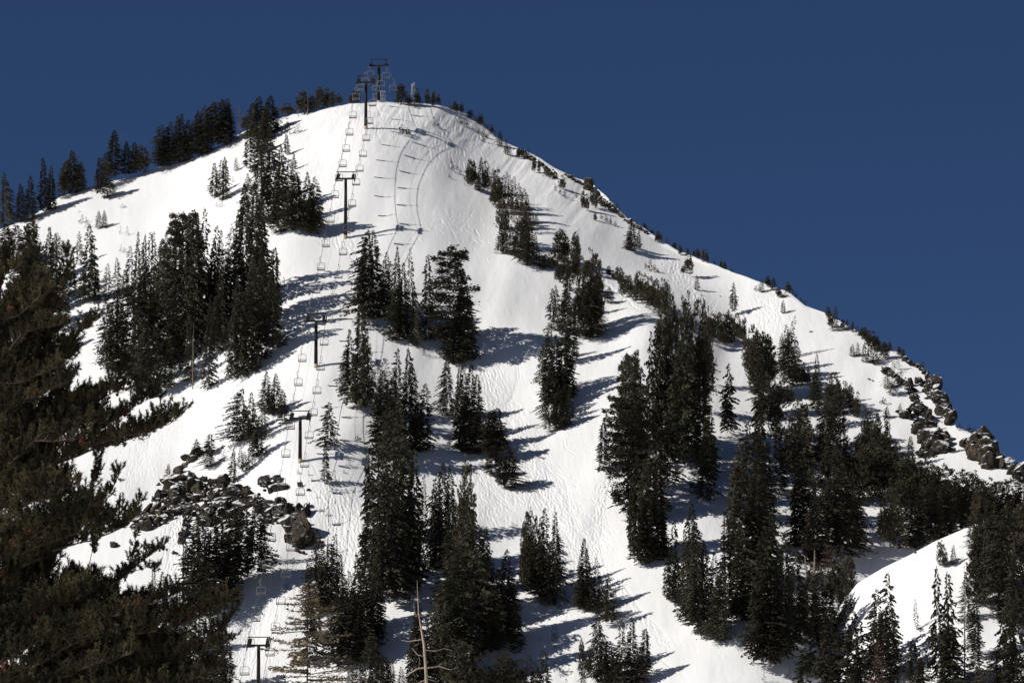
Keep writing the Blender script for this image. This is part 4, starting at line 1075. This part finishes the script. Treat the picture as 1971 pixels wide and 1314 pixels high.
plant('''1152 1310 1170 32 f; 1146 1290 1200 24 n; 1160 1310 1215 40 f; 1172 1330 1230 44 f; 1184 1330 1240 30 f; 1196 1280 1178 18 n; 1200 1310 1220 22 n; 1216 1280 1181 26 f; 1210 1320 1240 26 n; 1242 1308 1204 30 f; 1230 1320 1240 24 n; 1236 1314 1250 30 f; 1120 1300 1224 14 p; 1132 1300 1238 12 p; 1122 1330 1270 16 f; 1190 1330 1270 30 p''',
      'in the bottom group on the open slope', 'bottom group on the open slope')
plant('''970 1340 1250 34 p; 984 1340 1262 30 p; 1000 1340 1264 34 p; 1018 1340 1254 28 n; 1030 1340 1270 26 n; 1048 1340 1250 26 n; 956 1340 1270 34 p; 940 1340 1280 36 p; 1064 1238 1206 10 s; 1070 1230 1206 9 s; 1066 1248 1236 8 s; 1044 1264 1250 8 s; 1082 1298 1278 10 s; 1096 1290 1282 10 s; 1090 1330 1304 12 s; 1036 1196 1186 6 s; 1040 1234 1226 4 s; 1068 1276 1272 5 s; 1066 1290 1286 5 s''',
      'among the bottom saplings and brushy pines', 'bottom saplings and brushy pines')
plant('''371 1150 988 56 f; 386 1150 972 56 f; 404 1150 985 62 f; 424 1140 990 66 f; 448 1140 978 66 f; 470 1130 975 66 f; 492 1120 968 56 f; 412 1140 1000 64 f; 436 1136 1006 64 f; 505 1090 980 24 f; 438 1160 1040 60 f; 378 1180 1060 44 f; 400 1190 1080 50 f; 460 1120 1010 50 f; 484 1110 1010 44 f; 358 1160 1030 24 f; 452 1136 1124 8 s; 460 1170 1160 6 s''',
      'in the dark stand under the cliff', 'dark stand under the cliff')
plant('''295 1170 1086 20 f; 310 1190 1100 34 f; 326 1190 1104 34 f; 340 1200 1130 30 f; 288 1220 1120 30 f; 360 1240 1140 36 f; 380 1260 1160 40 f; 400 1330 1180 50 f; 420 1340 1200 50 f; 440 1350 1230 50 f; 390 1340 1230 60 f; 356 1300 1190 50 f; 320 1300 1180 60 f''',
      'in the lower left forest behind the near pine', 'lower left forest behind the near pine')
plant('''611 1176 1014 44 f; 604 1170 1050 44 f; 622 1180 1060 40 f; 645 1170 1020 36 f; 634 1178 1040 36 f; 655 1180 1060 34 f; 597 1160 1070 30 f; 590 1190 1080 24 f; 596 1280 1150 56 F; 566 1100 1072 10 s; 552 1134 1110 6 s; 610 1230 1120 50 F''',
      'in the clump right of the rock tower', 'clump right of the rock tower')
plant('''688 1220 1056 44 f; 700 1230 1080 50 f; 672 1240 1090 44 f; 660 1290 1110 44 f; 680 1270 1130 60 f; 704 1260 1110 50 f; 648 1280 1150 40 f; 720 1240 1100 44 f; 695 1280 1150 56 f; 640 1260 1150 30 f; 712 1270 1170 40 f; 724 1210 1060 36 f''',
      'in the dark block above the bottom centre', 'dark block above the bottom centre')
plant('''674 1340 1262 26 f; 690 1340 1270 34 f; 706 1340 1230 26 n; 720 1350 1220 40 f; 740 1350 1260 40 f; 754 1340 1266 30 f; 655 1330 1290 14 s; 800 1350 1160 28 n; 812 1350 1150 26 f; 826 1350 1170 44 f; 842 1350 1160 36 p; 790 1360 1200 30 f; 860 1360 1200 60 f; 880 1370 1230 60 p; 900 1370 1240 50 p; 920 1360 1260 40 p; 772 1350 1280 30 f; 730 1340 1250 40 f; 820 1360 1240 60 f''',
      'in the bottom centre forest around the bleached snag', 'bottom centre forest')
grow()
# ------------------------------------------------------------------ chairlift
GAUGE = 1.83
TOW = [(729, 197.5, 123.5), (704, 252, 161), (665, 458, 342), (608, 704, 615), (577.5, 887, 803), (497, 1366, 1242)]
TNAME = ['topmost lift tower on the summit dome against the sky', 'second lift tower from the top, just below the summit crest', 'third lift tower from the top, on the open slope right of dark firs',
         'fourth lift tower from the top, beside striped tree shadows', 'fifth lift tower from the top, above the rock band', 'lowest lift tower, half hidden behind the near yellowish tree']
tp = []
for (x, yb, ya) in TOW:
    P, Y = ground(x, yb)
    tp.append((np.array(P), (yb - ya) / FOC * Y / .985))
heads = [p + np.array([0, 0, h]) for p, h in tp]


def tower(i):
    p, h = tp[i]
    q0 = tp[max(i - 1, 0)][0]; q1 = tp[min(i + 1, len(tp) - 1)][0]
    d = (q0 - q1); yaw = math.atan2(-d[0], d[1])
    slope = math.atan2(d[2], math.hypot(d[0], d[1]))
    if i == 0: slope *= .45
    t = thing('lift_tower', TNAME[i], 'ski lift tower', tuple(p), (0, 0, yaw), group='towers of the chairlift')
    m = MB(); m.tube([(0, 0, -.6), (0, 0, h * .5), (0, 0, h - .1)], [.36, .32, .27], 20); m.build('pole', M_STEEL, t, True)
    m = MB(); m.tube([(0, 0, -.5), (0, 0, .55)], [.42, .40], 20); m.build('base_pad', M_PAD, t, True)
    m = MB()
    for zz in np.arange(.8, h - .3, .32): m.box((0, -.52, zz), (.36, .035, .035))
    for sx in (-.18, .18): m.box((sx, -.52, h / 2 + .2), (.04, .05, h - .8))
    for zz in np.arange(1.2, h - .5, 2.2): m.box((0, -.42, zz), (.05, .22, .05))
    m.build('ladder', M_STEEL, t)
    m = MB(); m.box((0, 0, h), (2 * GAUGE - .1, .34, .32)); m.build('crossarm', M_STEEL, t)
    m = MB()
    for sx in (-1, 1):
        m.box((sx * (GAUGE - .38), 0, h + .72), (.14, .14, 1.15))
    m.box((0, 0, h + 1.36), (3.75, .16, .15))
    m.build('lifting_frame', M_STEEL, t)
    for sx in (-1, 1):
        m = MB()
        cs, sn = math.cos(slope), math.sin(slope)
        R = np.array([[1, 0, 0], [0, cs, -sn], [0, sn, cs]])
        m.box((sx * GAUGE, 0, h + .02), (.14, 3.4, .20), R)
        m.box((sx * (GAUGE - .16), 0, h), (.10, .5, .5), R)
        sh = m.build('sheave_train', M_STEEL, t)
        w = MB()
        for k in range(8):
            c = R @ np.array([0, -1.55 + k * .443, .18])
            w.cyl((sx * GAUGE - .07 + c[0], c[1], h + .02 + c[2]), (sx * GAUGE + .07 + c[0], c[1], h + .02 + c[2]), .19, 12)
        w.build('sheave_wheels', M_STEEL, sh)
        m = MB(); m.box((sx * (GAUGE - .40), -.1, h + .36), (.55, 3.0, .05), R)
        for e in (-1.3, 1.3):
            c = R @ np.array([0, e, .4]); m.box((sx * (GAUGE - .12) , c[1], h + .36 + c[2]), (.04, .04, .7))
        m.build('catwalk', M_STEEL, t)
    return yaw


yaws = [tower(i) for i in range(len(TOW))]


def rope_side(sx):
    """rope passes over every head on one side, sagging between towers"""
    pts = []; marks = []
    hs = []
    for i, hd in enumerate(heads):
        c = np.array([math.cos(yaws[i]), math.sin(yaws[i]), 0]) * sx * GAUGE
        hs.append(hd + c + np.array([0, 0, .40]))
    ex = hs[0] + (2.6 if sx < 0 else 3.6, 24, -6.5)
    hs = [ex] + hs
    low = hs[-1] + (hs[-1] - hs[-2]) * .55 + np.array([0, 0, 3.0])
    hs = hs + [low]
    for i in range(len(hs) - 1):
        a, b = hs[i], hs[i + 1]
        L = np.linalg.norm(b - a); sag = L * .022 if i else .1
        n = 24
        marks.append(len(pts))
        for k in range(n):
            t = k / n
            pts.append(a + (b - a) * t + np.array([0, 0, -4 * sag * t * (1 - t)]))
    pts.append(hs[-1])
    return np.array(pts), marks


SIDE = {}
for sx, nm in ((-1, 'left'), (1, 'right')):
    pts, marks = rope_side(sx)
    m = MB(); m.tube(pts, .034, 6)
    tag(m.build('haul_rope', M_ROPE, None, True), f'steel haul rope carrying the {nm} hand row of chairs down the mountain', 'haul rope', 'haul ropes of the chairlift')
    SIDE[sx] = (pts, marks)
m = MB(); pts = []
hs = [h + np.array([0, 0, 1.5]) for h in heads]
for i in range(len(hs) - 1):
    for k in range(20):
        t = k / 20; L = np.linalg.norm(hs[i + 1] - hs[i])
        pts.append(hs[i] + (hs[i + 1] - hs[i]) * t + np.array([0, 0, -4 * .03 * L * t * (1 - t)]))
pts.append(hs[-1]); pts.append(hs[-1] + (hs[-1] - hs[-2]) * .5)
m.tube(pts, .014, 5)
tag(m.build('signal_cable', M_ROPE, None, True), 'thin signal cable strung midway between the two haul ropes', 'cable')


def arc_tube(m, pts, r, n=6):
    m.tube(pts, r, n)


def chair_parts():
    out = []
    g = MB(); g.box((0, 0, 0), (.10, .38, .12))
    out.append(('rope_grip', g.mesh('rope_grip', M_GALV), None))
    h = MB()
    h.tube([(0, 0, .03), (.20, 0, .0), (.27, 0, -.18), (.27, 0, -.48), (.20, 0, -.78), (.06, 0, -1.02), (-.02, 0, -1.25)], .038, 7)
    out.append(('hanger', h.mesh('hanger', M_GALV, True), None))
    f = MB()
    W = .74; top = -1.25; bot = -2.55; c = .22
    loop = [(-W, 0, bot), (-W, 0, top - c), (-W + .06, 0, top - .07), (-W + c, 0, top), (0, 0, top), (W - c, 0, top), (W - .06, 0, top - .07), (W, 0, top - c), (W, 0, bot)]
    f.tube(loop, .046, 7)
    for sx in (-1, 1):
        f.tube([(sx * W, 0, bot), (sx * W, -.52, bot - .02)], .032, 6)
        f.tube([(sx * W, 0, bot + .33), (sx * W, -.46, bot + .33), (sx * W, -.5, bot)], .022, 6)
    f.tube([(-W, 0, bot), (W, 0, bot)], .032, 6)
    out.append(('frame', f.mesh('frame', M_GALV, True), None))
    b = MB()
    for k, zz in enumerate((.22, .36)):
        b.tube([(-W, .06, bot + zz), (W, .06, bot + zz)], .030, 6)
    for x in np.linspace(-.6, .6, 7): b.box((x, .06, bot + .25), (.03, .02, .42))
    out.append(('backrest', b.mesh('backrest', M_GALV), None))
    s_ = MB()
    for k in range(5): s_.box((0, -.06 - .105 * k, bot + .01 - .006 * k), (2 * W - .06, .10, .11))
    out.append(('seat', s_.mesh('seat', M_SEAT), None))
    r_ = MB(); r_.tube([(-W + .02, .05, bot + .98), (-W + .05, -.1, bot + .95), (W - .05, -.1, bot + .95), (W - .02, .05, bot + .98)], .016, 5)
    out.append(('safety_bar', r_.mesh('safety_bar', M_GALV, True), None))
    return out


CH = chair_parts()
SPAN = ['beyond topmost tower', 'below topmost tower', 'below second tower', 'below third tower', 'below fourth tower', 'below fifth tower', 'below lowest tower']
for sx, nm in ((-1, 'left'), (1, 'right')):
    pts, marks = SIDE[sx]
    d = np.r_[0, np.cumsum(np.linalg.norm(np.diff(pts, axis=0), axis=1))]
    PHASE = 3.2 if sx < 0 else 7.2
    GAP = 10.6
    dm = [d[q] for q in marks]
    per = {}
    for t in np.arange(PHASE, d[-1] - 1, GAP):
        k = max(i for i in range(len(dm)) if dm[i] <= t + 1e-6)
        per.setdefault(k, []).append(t)
    for k, ts in per.items():
        for j, t in enumerate(ts):
            p = np.array([np.interp(t, d, pts[:, i]) for i in range(3)])
            if len(ts) == 1: pos = 'the one'
            else: pos = ORD[j]
            lab = f'empty lift chair on the {nm} rope, {pos} {SPAN[k]}'
            o = thing('lift_chair', lab, 'lift chair', tuple(p), (0, 0, (yaws[3]) + (0 if sx > 0 else math.pi) * 0 + random.Random(int(t * 10) + sx).uniform(-.08, .08)),
                      ((1 if sx > 0 else -1), 1, 1) if False else (1, 1, 1), 'chairs hanging on the lift')
            for (pn, me, _) in CH:
                c = link(pn, me, o)
                if sx < 0: c.rotation_euler = (0, 0, math.pi)

# ------------------------------------------------------------------ mast on the summit
P, Y = ground(795, 201)
t = thing('radio_mast', 'short lattice mast crusted with white rime behind the summit pines', 'radio mast', tuple(P), (0, 0, .5))
H_ = 40 / FOC * Y
m = MB()
for sx in (-1, 1):
    for sy in (-1, 1): m.tube([(sx * .32, sy * .32, -.3), (sx * .24, sy * .24, H_)], .05, 6)
for k in range(5):
    z0, z1 = H_ * k / 5, H_ * (k + 1) / 5
    for sy in (-1, 1):
        m.tube([(-.3, sy * .3, z0), (.28, sy * .28, z1)], .03, 5); m.tube([(sy * .3, -.3, z0), (sy * .28, .28, z1)], .03, 5)
        m.tube([(-.3, sy * .3, z1), (.3, sy * .3, z1)], .035, 5)
m.build('lattice', M_RIME, t)
m = MB(); m.box((.2, -.2, H_ + .1), (.16, .16, .6)); m.box((-.22, -.2, H_ - .2), (.2, .18, .5)); m.box((.1, -.3, H_ * .42), (.35, .2, .4))
m.build('antenna', M_RIME, t)
P, Y = ground(737, 200)
t = thing('slatted_frame', 'pale slatted frame standing just right of the topmost tower pole', 'frame', tuple(P), (0, 0, .2))
m = MB()
for k in range(5): m.tube([(-.5 + .25 * k, 0, -.3), (-.45 + .22 * k, .1, 2.6)], .06, 6)
m.build('posts', M_RIME, t)
m = MB()
for zz in (.7, 1.5, 2.4): m.box((0, 0, zz), (1.2, .08, .12))
m.build('rails', M_RIME, t)

# ------------------------------------------------------------------ trees near the camera
M_NPINE = ramp_mat('near_pine_needles', [(.28, (.020, .018, .010)), (.5, (.054, .046, .023)), (.72, (.15, .118, .060))], 1.1, .8, .2, 0)
M_CONE = ramp_mat('old_cones', [(.3, (.05, .020, .014)), (.7, (.10, .044, .030))], 3, .9, .1, 0)
M_NBARK = ramp_mat('near_bark', [(.3, (.045, .034, .025)), (.62, (.10, .077, .058)), (.8, (.30, .23, .17))], 4, .9, .1, 0, .01, stretch=(1, 1, .3))
M_GOLD = ramp_mat('sunlit_needles', [(.3, (.105, .082, .048)), (.7, (.25, .195, .115))], 1.0, .85, .15, 0)


class Tufts:
    def __init__(self): self.P = []; self.D = []; self.S = []
    def add(self, p, d, s=1.0): self.P.append(p); self.D.append(d); self.S.append(s)
    def mesh(self, name, mat, r, n=34, L=.085, w=.010):
        P = np.repeat(np.array(self.P), n, 0); D = np.repeat(np.array(self.D), n, 0); S = np.repeat(np.array(self.S), n)
        k = len(P)
        D = D / np.linalg.norm(D, axis=1)[:, None]
        along = r.rand(k) * .16 * S
        q = D * .9 + r.randn(k, 3) * .42
        q /= np.linalg.norm(q, axis=1)[:, None]
        ln = L * S * (.7 + .5 * r.rand(k))
        base = P + D * (along - .06)[:, None]
        side = np.cross(q, r.randn(k, 3)); side /= np.linalg.norm(side, axis=1)[:, None]
        v = np.stack([base + side * w, base - side * w, base + q * ln[:, None] - side * w * .5, base + q * ln[:, None] + side * w * .5], 1)
        return quads_mesh(name, v.reshape(-1, 3), np.arange(4 * k).reshape(k, 4), mat)


def near_pine():
    r = np.random.RandomState(21)
    D0 = 160.0
    mpp = D0 / FOC
    base = np.array([(-40 - 985.5) / FOC * D0, D0, -2.2 + 69 * (.178) ** 1.35])
    topz = V(-10, 500, D0).z
    t = thing('near_pine', 'near pine with clustered needles and reddish cones filling the left edge', 'pine', tuple(base))
    b0 = base
    tr = MB()
    z = np.linspace(-.3, topz - base[2], 12)
    tx = np.linspace(0, .5, 12) + .12 * np.sin(np.arange(12))
    tr.tube(np.stack([tx, .05 * np.cos(np.arange(12) * 2.), z], 1), .26 * (1 - np.linspace(0, 1, 12) * .88), 12)
    tr.build('trunk', M_NBARK, t, True)

    def loc(px, py, dy=0): return np.array(V(px, py, D0 + dy)) - b0
    limbs = MB(); tf = Tufts(); cones = []
    EY = [440, 500, 540, 580, 620, 660, 700, 740, 780, 820, 860, 900, 940, 980, 1010, 1050, 1090, 1120, 1150, 1200, 1250, 1330]
    EX = [20, 62, 96, 122, 120, 150, 150, 160, 200, 226, 150, 110, 180, 205, 226, 150, 150, 200, 240, 330, 372, 410]

    def twigs(path, dens, lo=.25, ln=26, updir=(.35, .9), tsz=1.0, spread=1.0):
        path = np.array(path)
        d = np.r_[0, np.cumsum(np.linalg.norm(np.diff(path, axis=0), axis=1))]
        n = int(d[-1] / mpp * dens)
        for _ in range(n):
            s = (lo + (1 - lo) * r.rand()) * d[-1]
            p = np.array([np.interp(s, d, path[:, i]) for i in range(3)])
            L = ln * mpp * (.35 + .9 * r.rand())
            q = np.array([updir[0] + r.randn() * .55, r.randn() * .9 * spread, updir[1] + r.randn() * .45]); q /= np.linalg.norm(q)
            e = p + q * L; mid = p + q * L * .5 + r.randn(3) * .05 * L + np.array([.04, 0, -.06]) * L
            limbs.tube([p, mid, e], [.016, .012, .008], 4, False)
            tf.add(e, q * .7 + np.array([0, 0, .6]), tsz * (.9 + .35 * r.rand()))
            for _k in range(int(r.randint(1, 3))):
                u_ = .35 + .6 * r.rand(); g = p + (e - p) * u_
                q2 = q + r.randn(3) * .8 + np.array([0, 0, .3])
                tf.add(g, q2, tsz * (.7 + .4 * r.rand()))
            if r.rand() < .010: cones.append((e, .8 + .5 * r.rand()))

    def limb(pp, r0=.05, dens=.28, lo=.25, ln=26, dy=0.0, updir=(.35, .9), tsz=1.0, spread=1.0):
        dys = np.linspace(0, dy, len(pp)) if np.isscalar(dy) else dy
        path = [loc(a, b, e) for (a, b), e in zip(pp, dys)]
        # resample smoothly
        path = np.array(path)
        dd = np.r_[0, np.cumsum(np.linalg.norm(np.diff(path, axis=0), axis=1))]
        tt = np.linspace(0, dd[-1], max(6, int(dd[-1] / .25)))
        path = np.stack([np.interp(tt, dd, path[:, i]) for i in range(3)], 1)
        path[1:-1] += r.randn(len(path) - 2, 3) * .012
        limbs.tube(path, r0 * (1 - np.linspace(0, 1, len(path)) * .85), 7)
        twigs(path, dens, lo, ln, updir, tsz, spread)

    # general limbs from the trunk to the outline
    for k in range(105):
        y1 = 520 + 850 * (k + r.rand()) / 105
        x1 = np.interp(y1, EY, EX) * .96 - abs(r.randn()) * 36
        y0 = y1 + 30 + r.rand() * 90
        x1 = max(x1, 0)
        xm = x1 * (.45 + .2 * r.rand())
        limb([(-25, y0), (xm - 10, y1 + 20 + 14 * r.randn()), (x1, y1 - 6 * r.rand())], .028, .33, .05, 26, r.uniform(-1.6, 2.2), tsz=1.3)
    # outer limbs seen one by one
    limb([(-20, 960), (80, 900), (160, 862), (240, 838), (295, 828), (322, 815), (345, 798)], .06, .55, .15, 30, -.4, (.25, 1.0))
    limb([(100, 895), (170, 868), (230, 850), (290, 830), (318, 806)], .04, .7, .1, 34, .4, (.15, 1.0))
    limb([(130, 880), (180, 835), (230, 800), (270, 775), (305, 760)], .03, .55, .1, 24, .3, (.2, 1.0))
    limb([(60, 860), (130, 810), (170, 780), (215, 745), (245, 700)], .045, .50, .15, 30, -.3, (.3, 1.0))
    limb([(190, 770), (230, 748), (262, 742), (300, 735)], .02, .35, .1, 18, .2, (.3, 1.0))
    limb([(60, 730), (105, 690), (140, 650), (165, 630), (178, 612)], .03, .45, .2, 22, 0, (.4, .8))
    limb([(60, 650), (95, 600), (118, 560), (130, 520), (125, 480)], .03, .30, .2, 18, 0, (.1, 1.0))
    limb([(30, 600), (52, 540), (60, 490), (62, 455)], .03, .40, .1, 20, 0, (.1, 1.0))
    limb([(0, 560), (8, 520), (6, 500), (10, 480)], .03, .5, .1, 18, 0, (.1, 1.0))
    limb([(90, 800), (130, 770), (165, 762), (186, 748)], .03, .45, .2, 20, 0, (.5, .6))
    limb([(120, 980), (160, 940), (190, 915), (188, 880), (192, 860)], .02, .22, .5, 16, 0, (.05, 1.0))
    limb([(150, 1010), (190, 980), (215, 945), (228, 915), (234, 900)], .022, .25, .3, 18, 0, (.05, 1.0))
    limb([(0, 1070), (80, 1020), (150, 1000), (200, 1000), (235, 985)], .06, .6, .1, 26, 0, (.2, 1.0))
    limb([(100, 1060), (170, 1040), (220, 1022), (248, 1010), (268, 975), (268, 955)], .03, .30, .3, 18, 0, (.1, 1.0))
    limb([(150, 1005), (178, 1012), (205, 1018), (240, 1012)], .03, .2, .3, 14, 0, (.3, .5))
    limb([(60, 1200), (130, 1160), (200, 1135), (240, 1105), (270, 1080), (300, 1058), (314, 1048)], .05, .30, .2, 22, 0, (.2, .9))
    limb([(200, 1135), (248, 1100), (250, 1070), (262, 1040)], .02, .2, .3, 16, 0, (.2, 1.0))
    limb([(250, 1100), (280, 1092), (300, 1085)], .015, .2, .3, 14, 0, (.4, .6))
    limb([(170, 1090), (180, 1050), (176, 1030)], .014, .2, .4, 12, 0, (.1, 1.0))
    limb([(40, 1290), (130, 1250), (220, 1225), (300, 1200), (370, 1180), (412, 1166)], .07, .6, .1, 30, 0, (.2, 1.0))
    limb([(300, 1215), (360, 1195), (400, 1178), (425, 1160), (440, 1150)], .04, .55, .1, 28, .2, (.1, 1.0))
    limb([(380, 1230), (420, 1215), (440, 1195), (456, 1165)], .025, .40, .1, 22, 0, (.2, 1.0))
    limb([(200, 1200), (260, 1170), (310, 1150), (345, 1140)], .03, .5, .1, 24, .3, (.1, 1.0))
    limb([(100, 1350), (220, 1300), (320, 1268), (400, 1250), (440, 1236)], .06, .55, .1, 30, -.3, (.2, 1.0))
    limb([(180, 1360), (280, 1320), (360, 1300), (420, 1290)], .05, .5, .1, 30, .4, (.2, 1.0))
    for k in range(46):
        y1 = 1130 + 220 * r.rand(); x1 = np.interp(y1, [1130, 1200, 1260, 1350], [230, 350, 390, 420]) * (.5 + .5 * r.rand())
        limb([(x1 - 150, y1 + 60), (x1 - 60, y1 + 24), (x1, y1)], .026, .38, .05, 26, r.uniform(-1.5, 2), tsz=1.3)
    limbs.build('limbs', M_NBARK, t, True)
    link('needles', tf.mesh('needles', M_NPINE, r), t)
    print('tufts', len(tf.P))
    cm = MB()
    for (c, s_) in cones:
        v = ICO3[0] * np.array([.075, .075, .10]) * s_
        v = v * (1 + .16 * np.sin(ICO3[0][:, 2] * 18)[:, None])
        cm.add(v + c, [tuple(f) for f in ICO3[1]])
        for k in range(5):
            v = ICO3[0][:, :] * .045 * s_
            cm.add(v + c + r.randn(3) * .09, [tuple(f) for f in ICO3[1]])
    cm.build('cones', M_CONE, t)


near_pine()


def golden_tree():
    """sparse yellowish conifer at the bottom, in front of the lowest tower"""
    r = np.random.RandomState(8)
    D0 = 420.0
    gz = -2.2 + 69 * (D0 / 905) ** 1.35
    px = 590
    bx = (px - 985.5) / FOC * D0
    top = V(px - 8, 1122, D0).z
    h = top - gz
    t = thing('near_conifer', 'sparse sunlit yellowish conifer with a visible trunk, low and left of centre', 'conifer', (bx, D0, gz))
    m = MB(); z = np.linspace(-.3, h, 10); m.tube(np.stack([.05 * np.sin(z), 0 * z, z], 1), .17 * (1 - np.linspace(0, 1, 10) * .88), 10)
    m.build('trunk', M_NBARK, t, True)
    lm = MB(); VV = []; FF = []; n0 = 0
    for k in range(125):
        tt = .05 + .95 * ((k + r.rand()) / 125)
        z0 = h * (.55 + .45 * tt) if r.rand() < .85 else h * tt
        f = (h - z0) / h
        ln = min(5.2, .22 + 12.5 * f ** .75 * (.5 + .6 * r.rand())); ln = min(ln, 1.2 + 3.8 * r.rand() + .6)
        a = r.rand() * 6.28
        out = np.array([math.cos(a), math.sin(a), 0]); tn = np.array([-math.sin(a), math.cos(a), 0])
        s = np.linspace(0, 1, 6)
        path = out * (ln * s)[:, None] + np.array([0, 0, 1]) * (z0 + ln * (.02 * s - .10 * s * s + .12 * s ** 4))[:, None] + tn * (.1 * ln * np.sin(s * 3 + r.rand() * 3))[:, None]
        lm.tube(path, [.045, .036, .028, .02, .014, .006], 5)
        m_ = int(ln * 22)
        q = .15 + .85 * r.rand(m_) ** .8
        P = np.stack([np.interp(q, s, path[:, i]) for i in range(3)], 1)
        sd = np.sign(r.randn(m_))[:, None]
        D = out * .55 + tn * sd * (.5 + .5 * r.rand(m_))[:, None] + np.stack([0 * q, 0 * q, .15 + .25 * r.randn(m_)], 1)
        reach = .35 * (1.15 - q) * ln * .35 * r.rand(m_)
        P = P + D * reach[:, None]
        v, fc = kites(P, D, .24 + .22 * r.rand(m_), np.full(m_, .042), r)
        VV.append(v); FF.append(fc + n0); n0 += len(v)
    lm.build('limbs', M_NBARK, t, True)
    link('needles', quads_mesh('needles', np.concatenate(VV), np.concatenate(FF), M_GOLD), t)


golden_tree()


def bleached_snag():
    D0 = 520.0
    gz = -2.2 + 69 * (D0 / 905) ** 1.35
    P = [np.array(V(x, y, D0)) for x, y in [(822, 1420), (821, 1314), (819, 1280), (816, 1240), (811, 1212), (806, 1180), (804, 1150), (803, 1116)]]
    base = P[0].copy(); base[2] = gz
    t = thing('bleached_snag', 'tall bleached dead trunk with a few crooked bare boughs at the bottom centre', 'dead tree', tuple(base))
    pts = [base - base] + [p - base for p in P]
    m = MB(); m.tube(pts, [.24, .19, .16, .13, .11, .085, .055, .04, .012], 10); m.build('trunk', M_BLEACH, t, True)
    b = MB()
    L = lambda *pp, rr=.06: b.tube([np.array(V(x, y, D0 + .3 * i)) - base for i, (x, y) in enumerate(pp)], [rr * (1 - .8 * i / (len(pp) - 1)) for i in range(len(pp))], 6)
    L((819, 1285), (845, 1281), (866, 1288), (884, 1284), rr=.09); L((840, 1284), (850, 1276), (853, 1270), rr=.03)
    L((820, 1284), (804, 1286), (792, 1293), (782, 1302), rr=.09); L((806, 1285), (808, 1270), (806, 1262), rr=.03)
    L((817, 1250), (838, 1252), (855, 1247), (870, 1251), rr=.07); L((816, 1262), (804, 1260), (796, 1250), (792, 1246), rr=.04)
    L((813, 1230), (798, 1232), (786, 1234), (772, 1231), rr=.06); L((803, 1186), (799, 1180), (796, 1166), (797, 1156), rr=.03); L((806, 1238), (796, 1243), rr=.02)
    L((822, 1306), (838, 1310), (850, 1322), rr=.05); L((818, 1308), (800, 1316), rr=.05)
    b.build('bare_boughs', M_BLEACH, t, True)


M_BLEACH = ramp_mat('bleached_wood', [(.3, (.28, .21, .16)), (.7, (.55, .44, .35))], 2.5, .9, .1, 0, .01, stretch=(1, 1, .25))
bleached_snag()
bpy.context.view_layer.update()
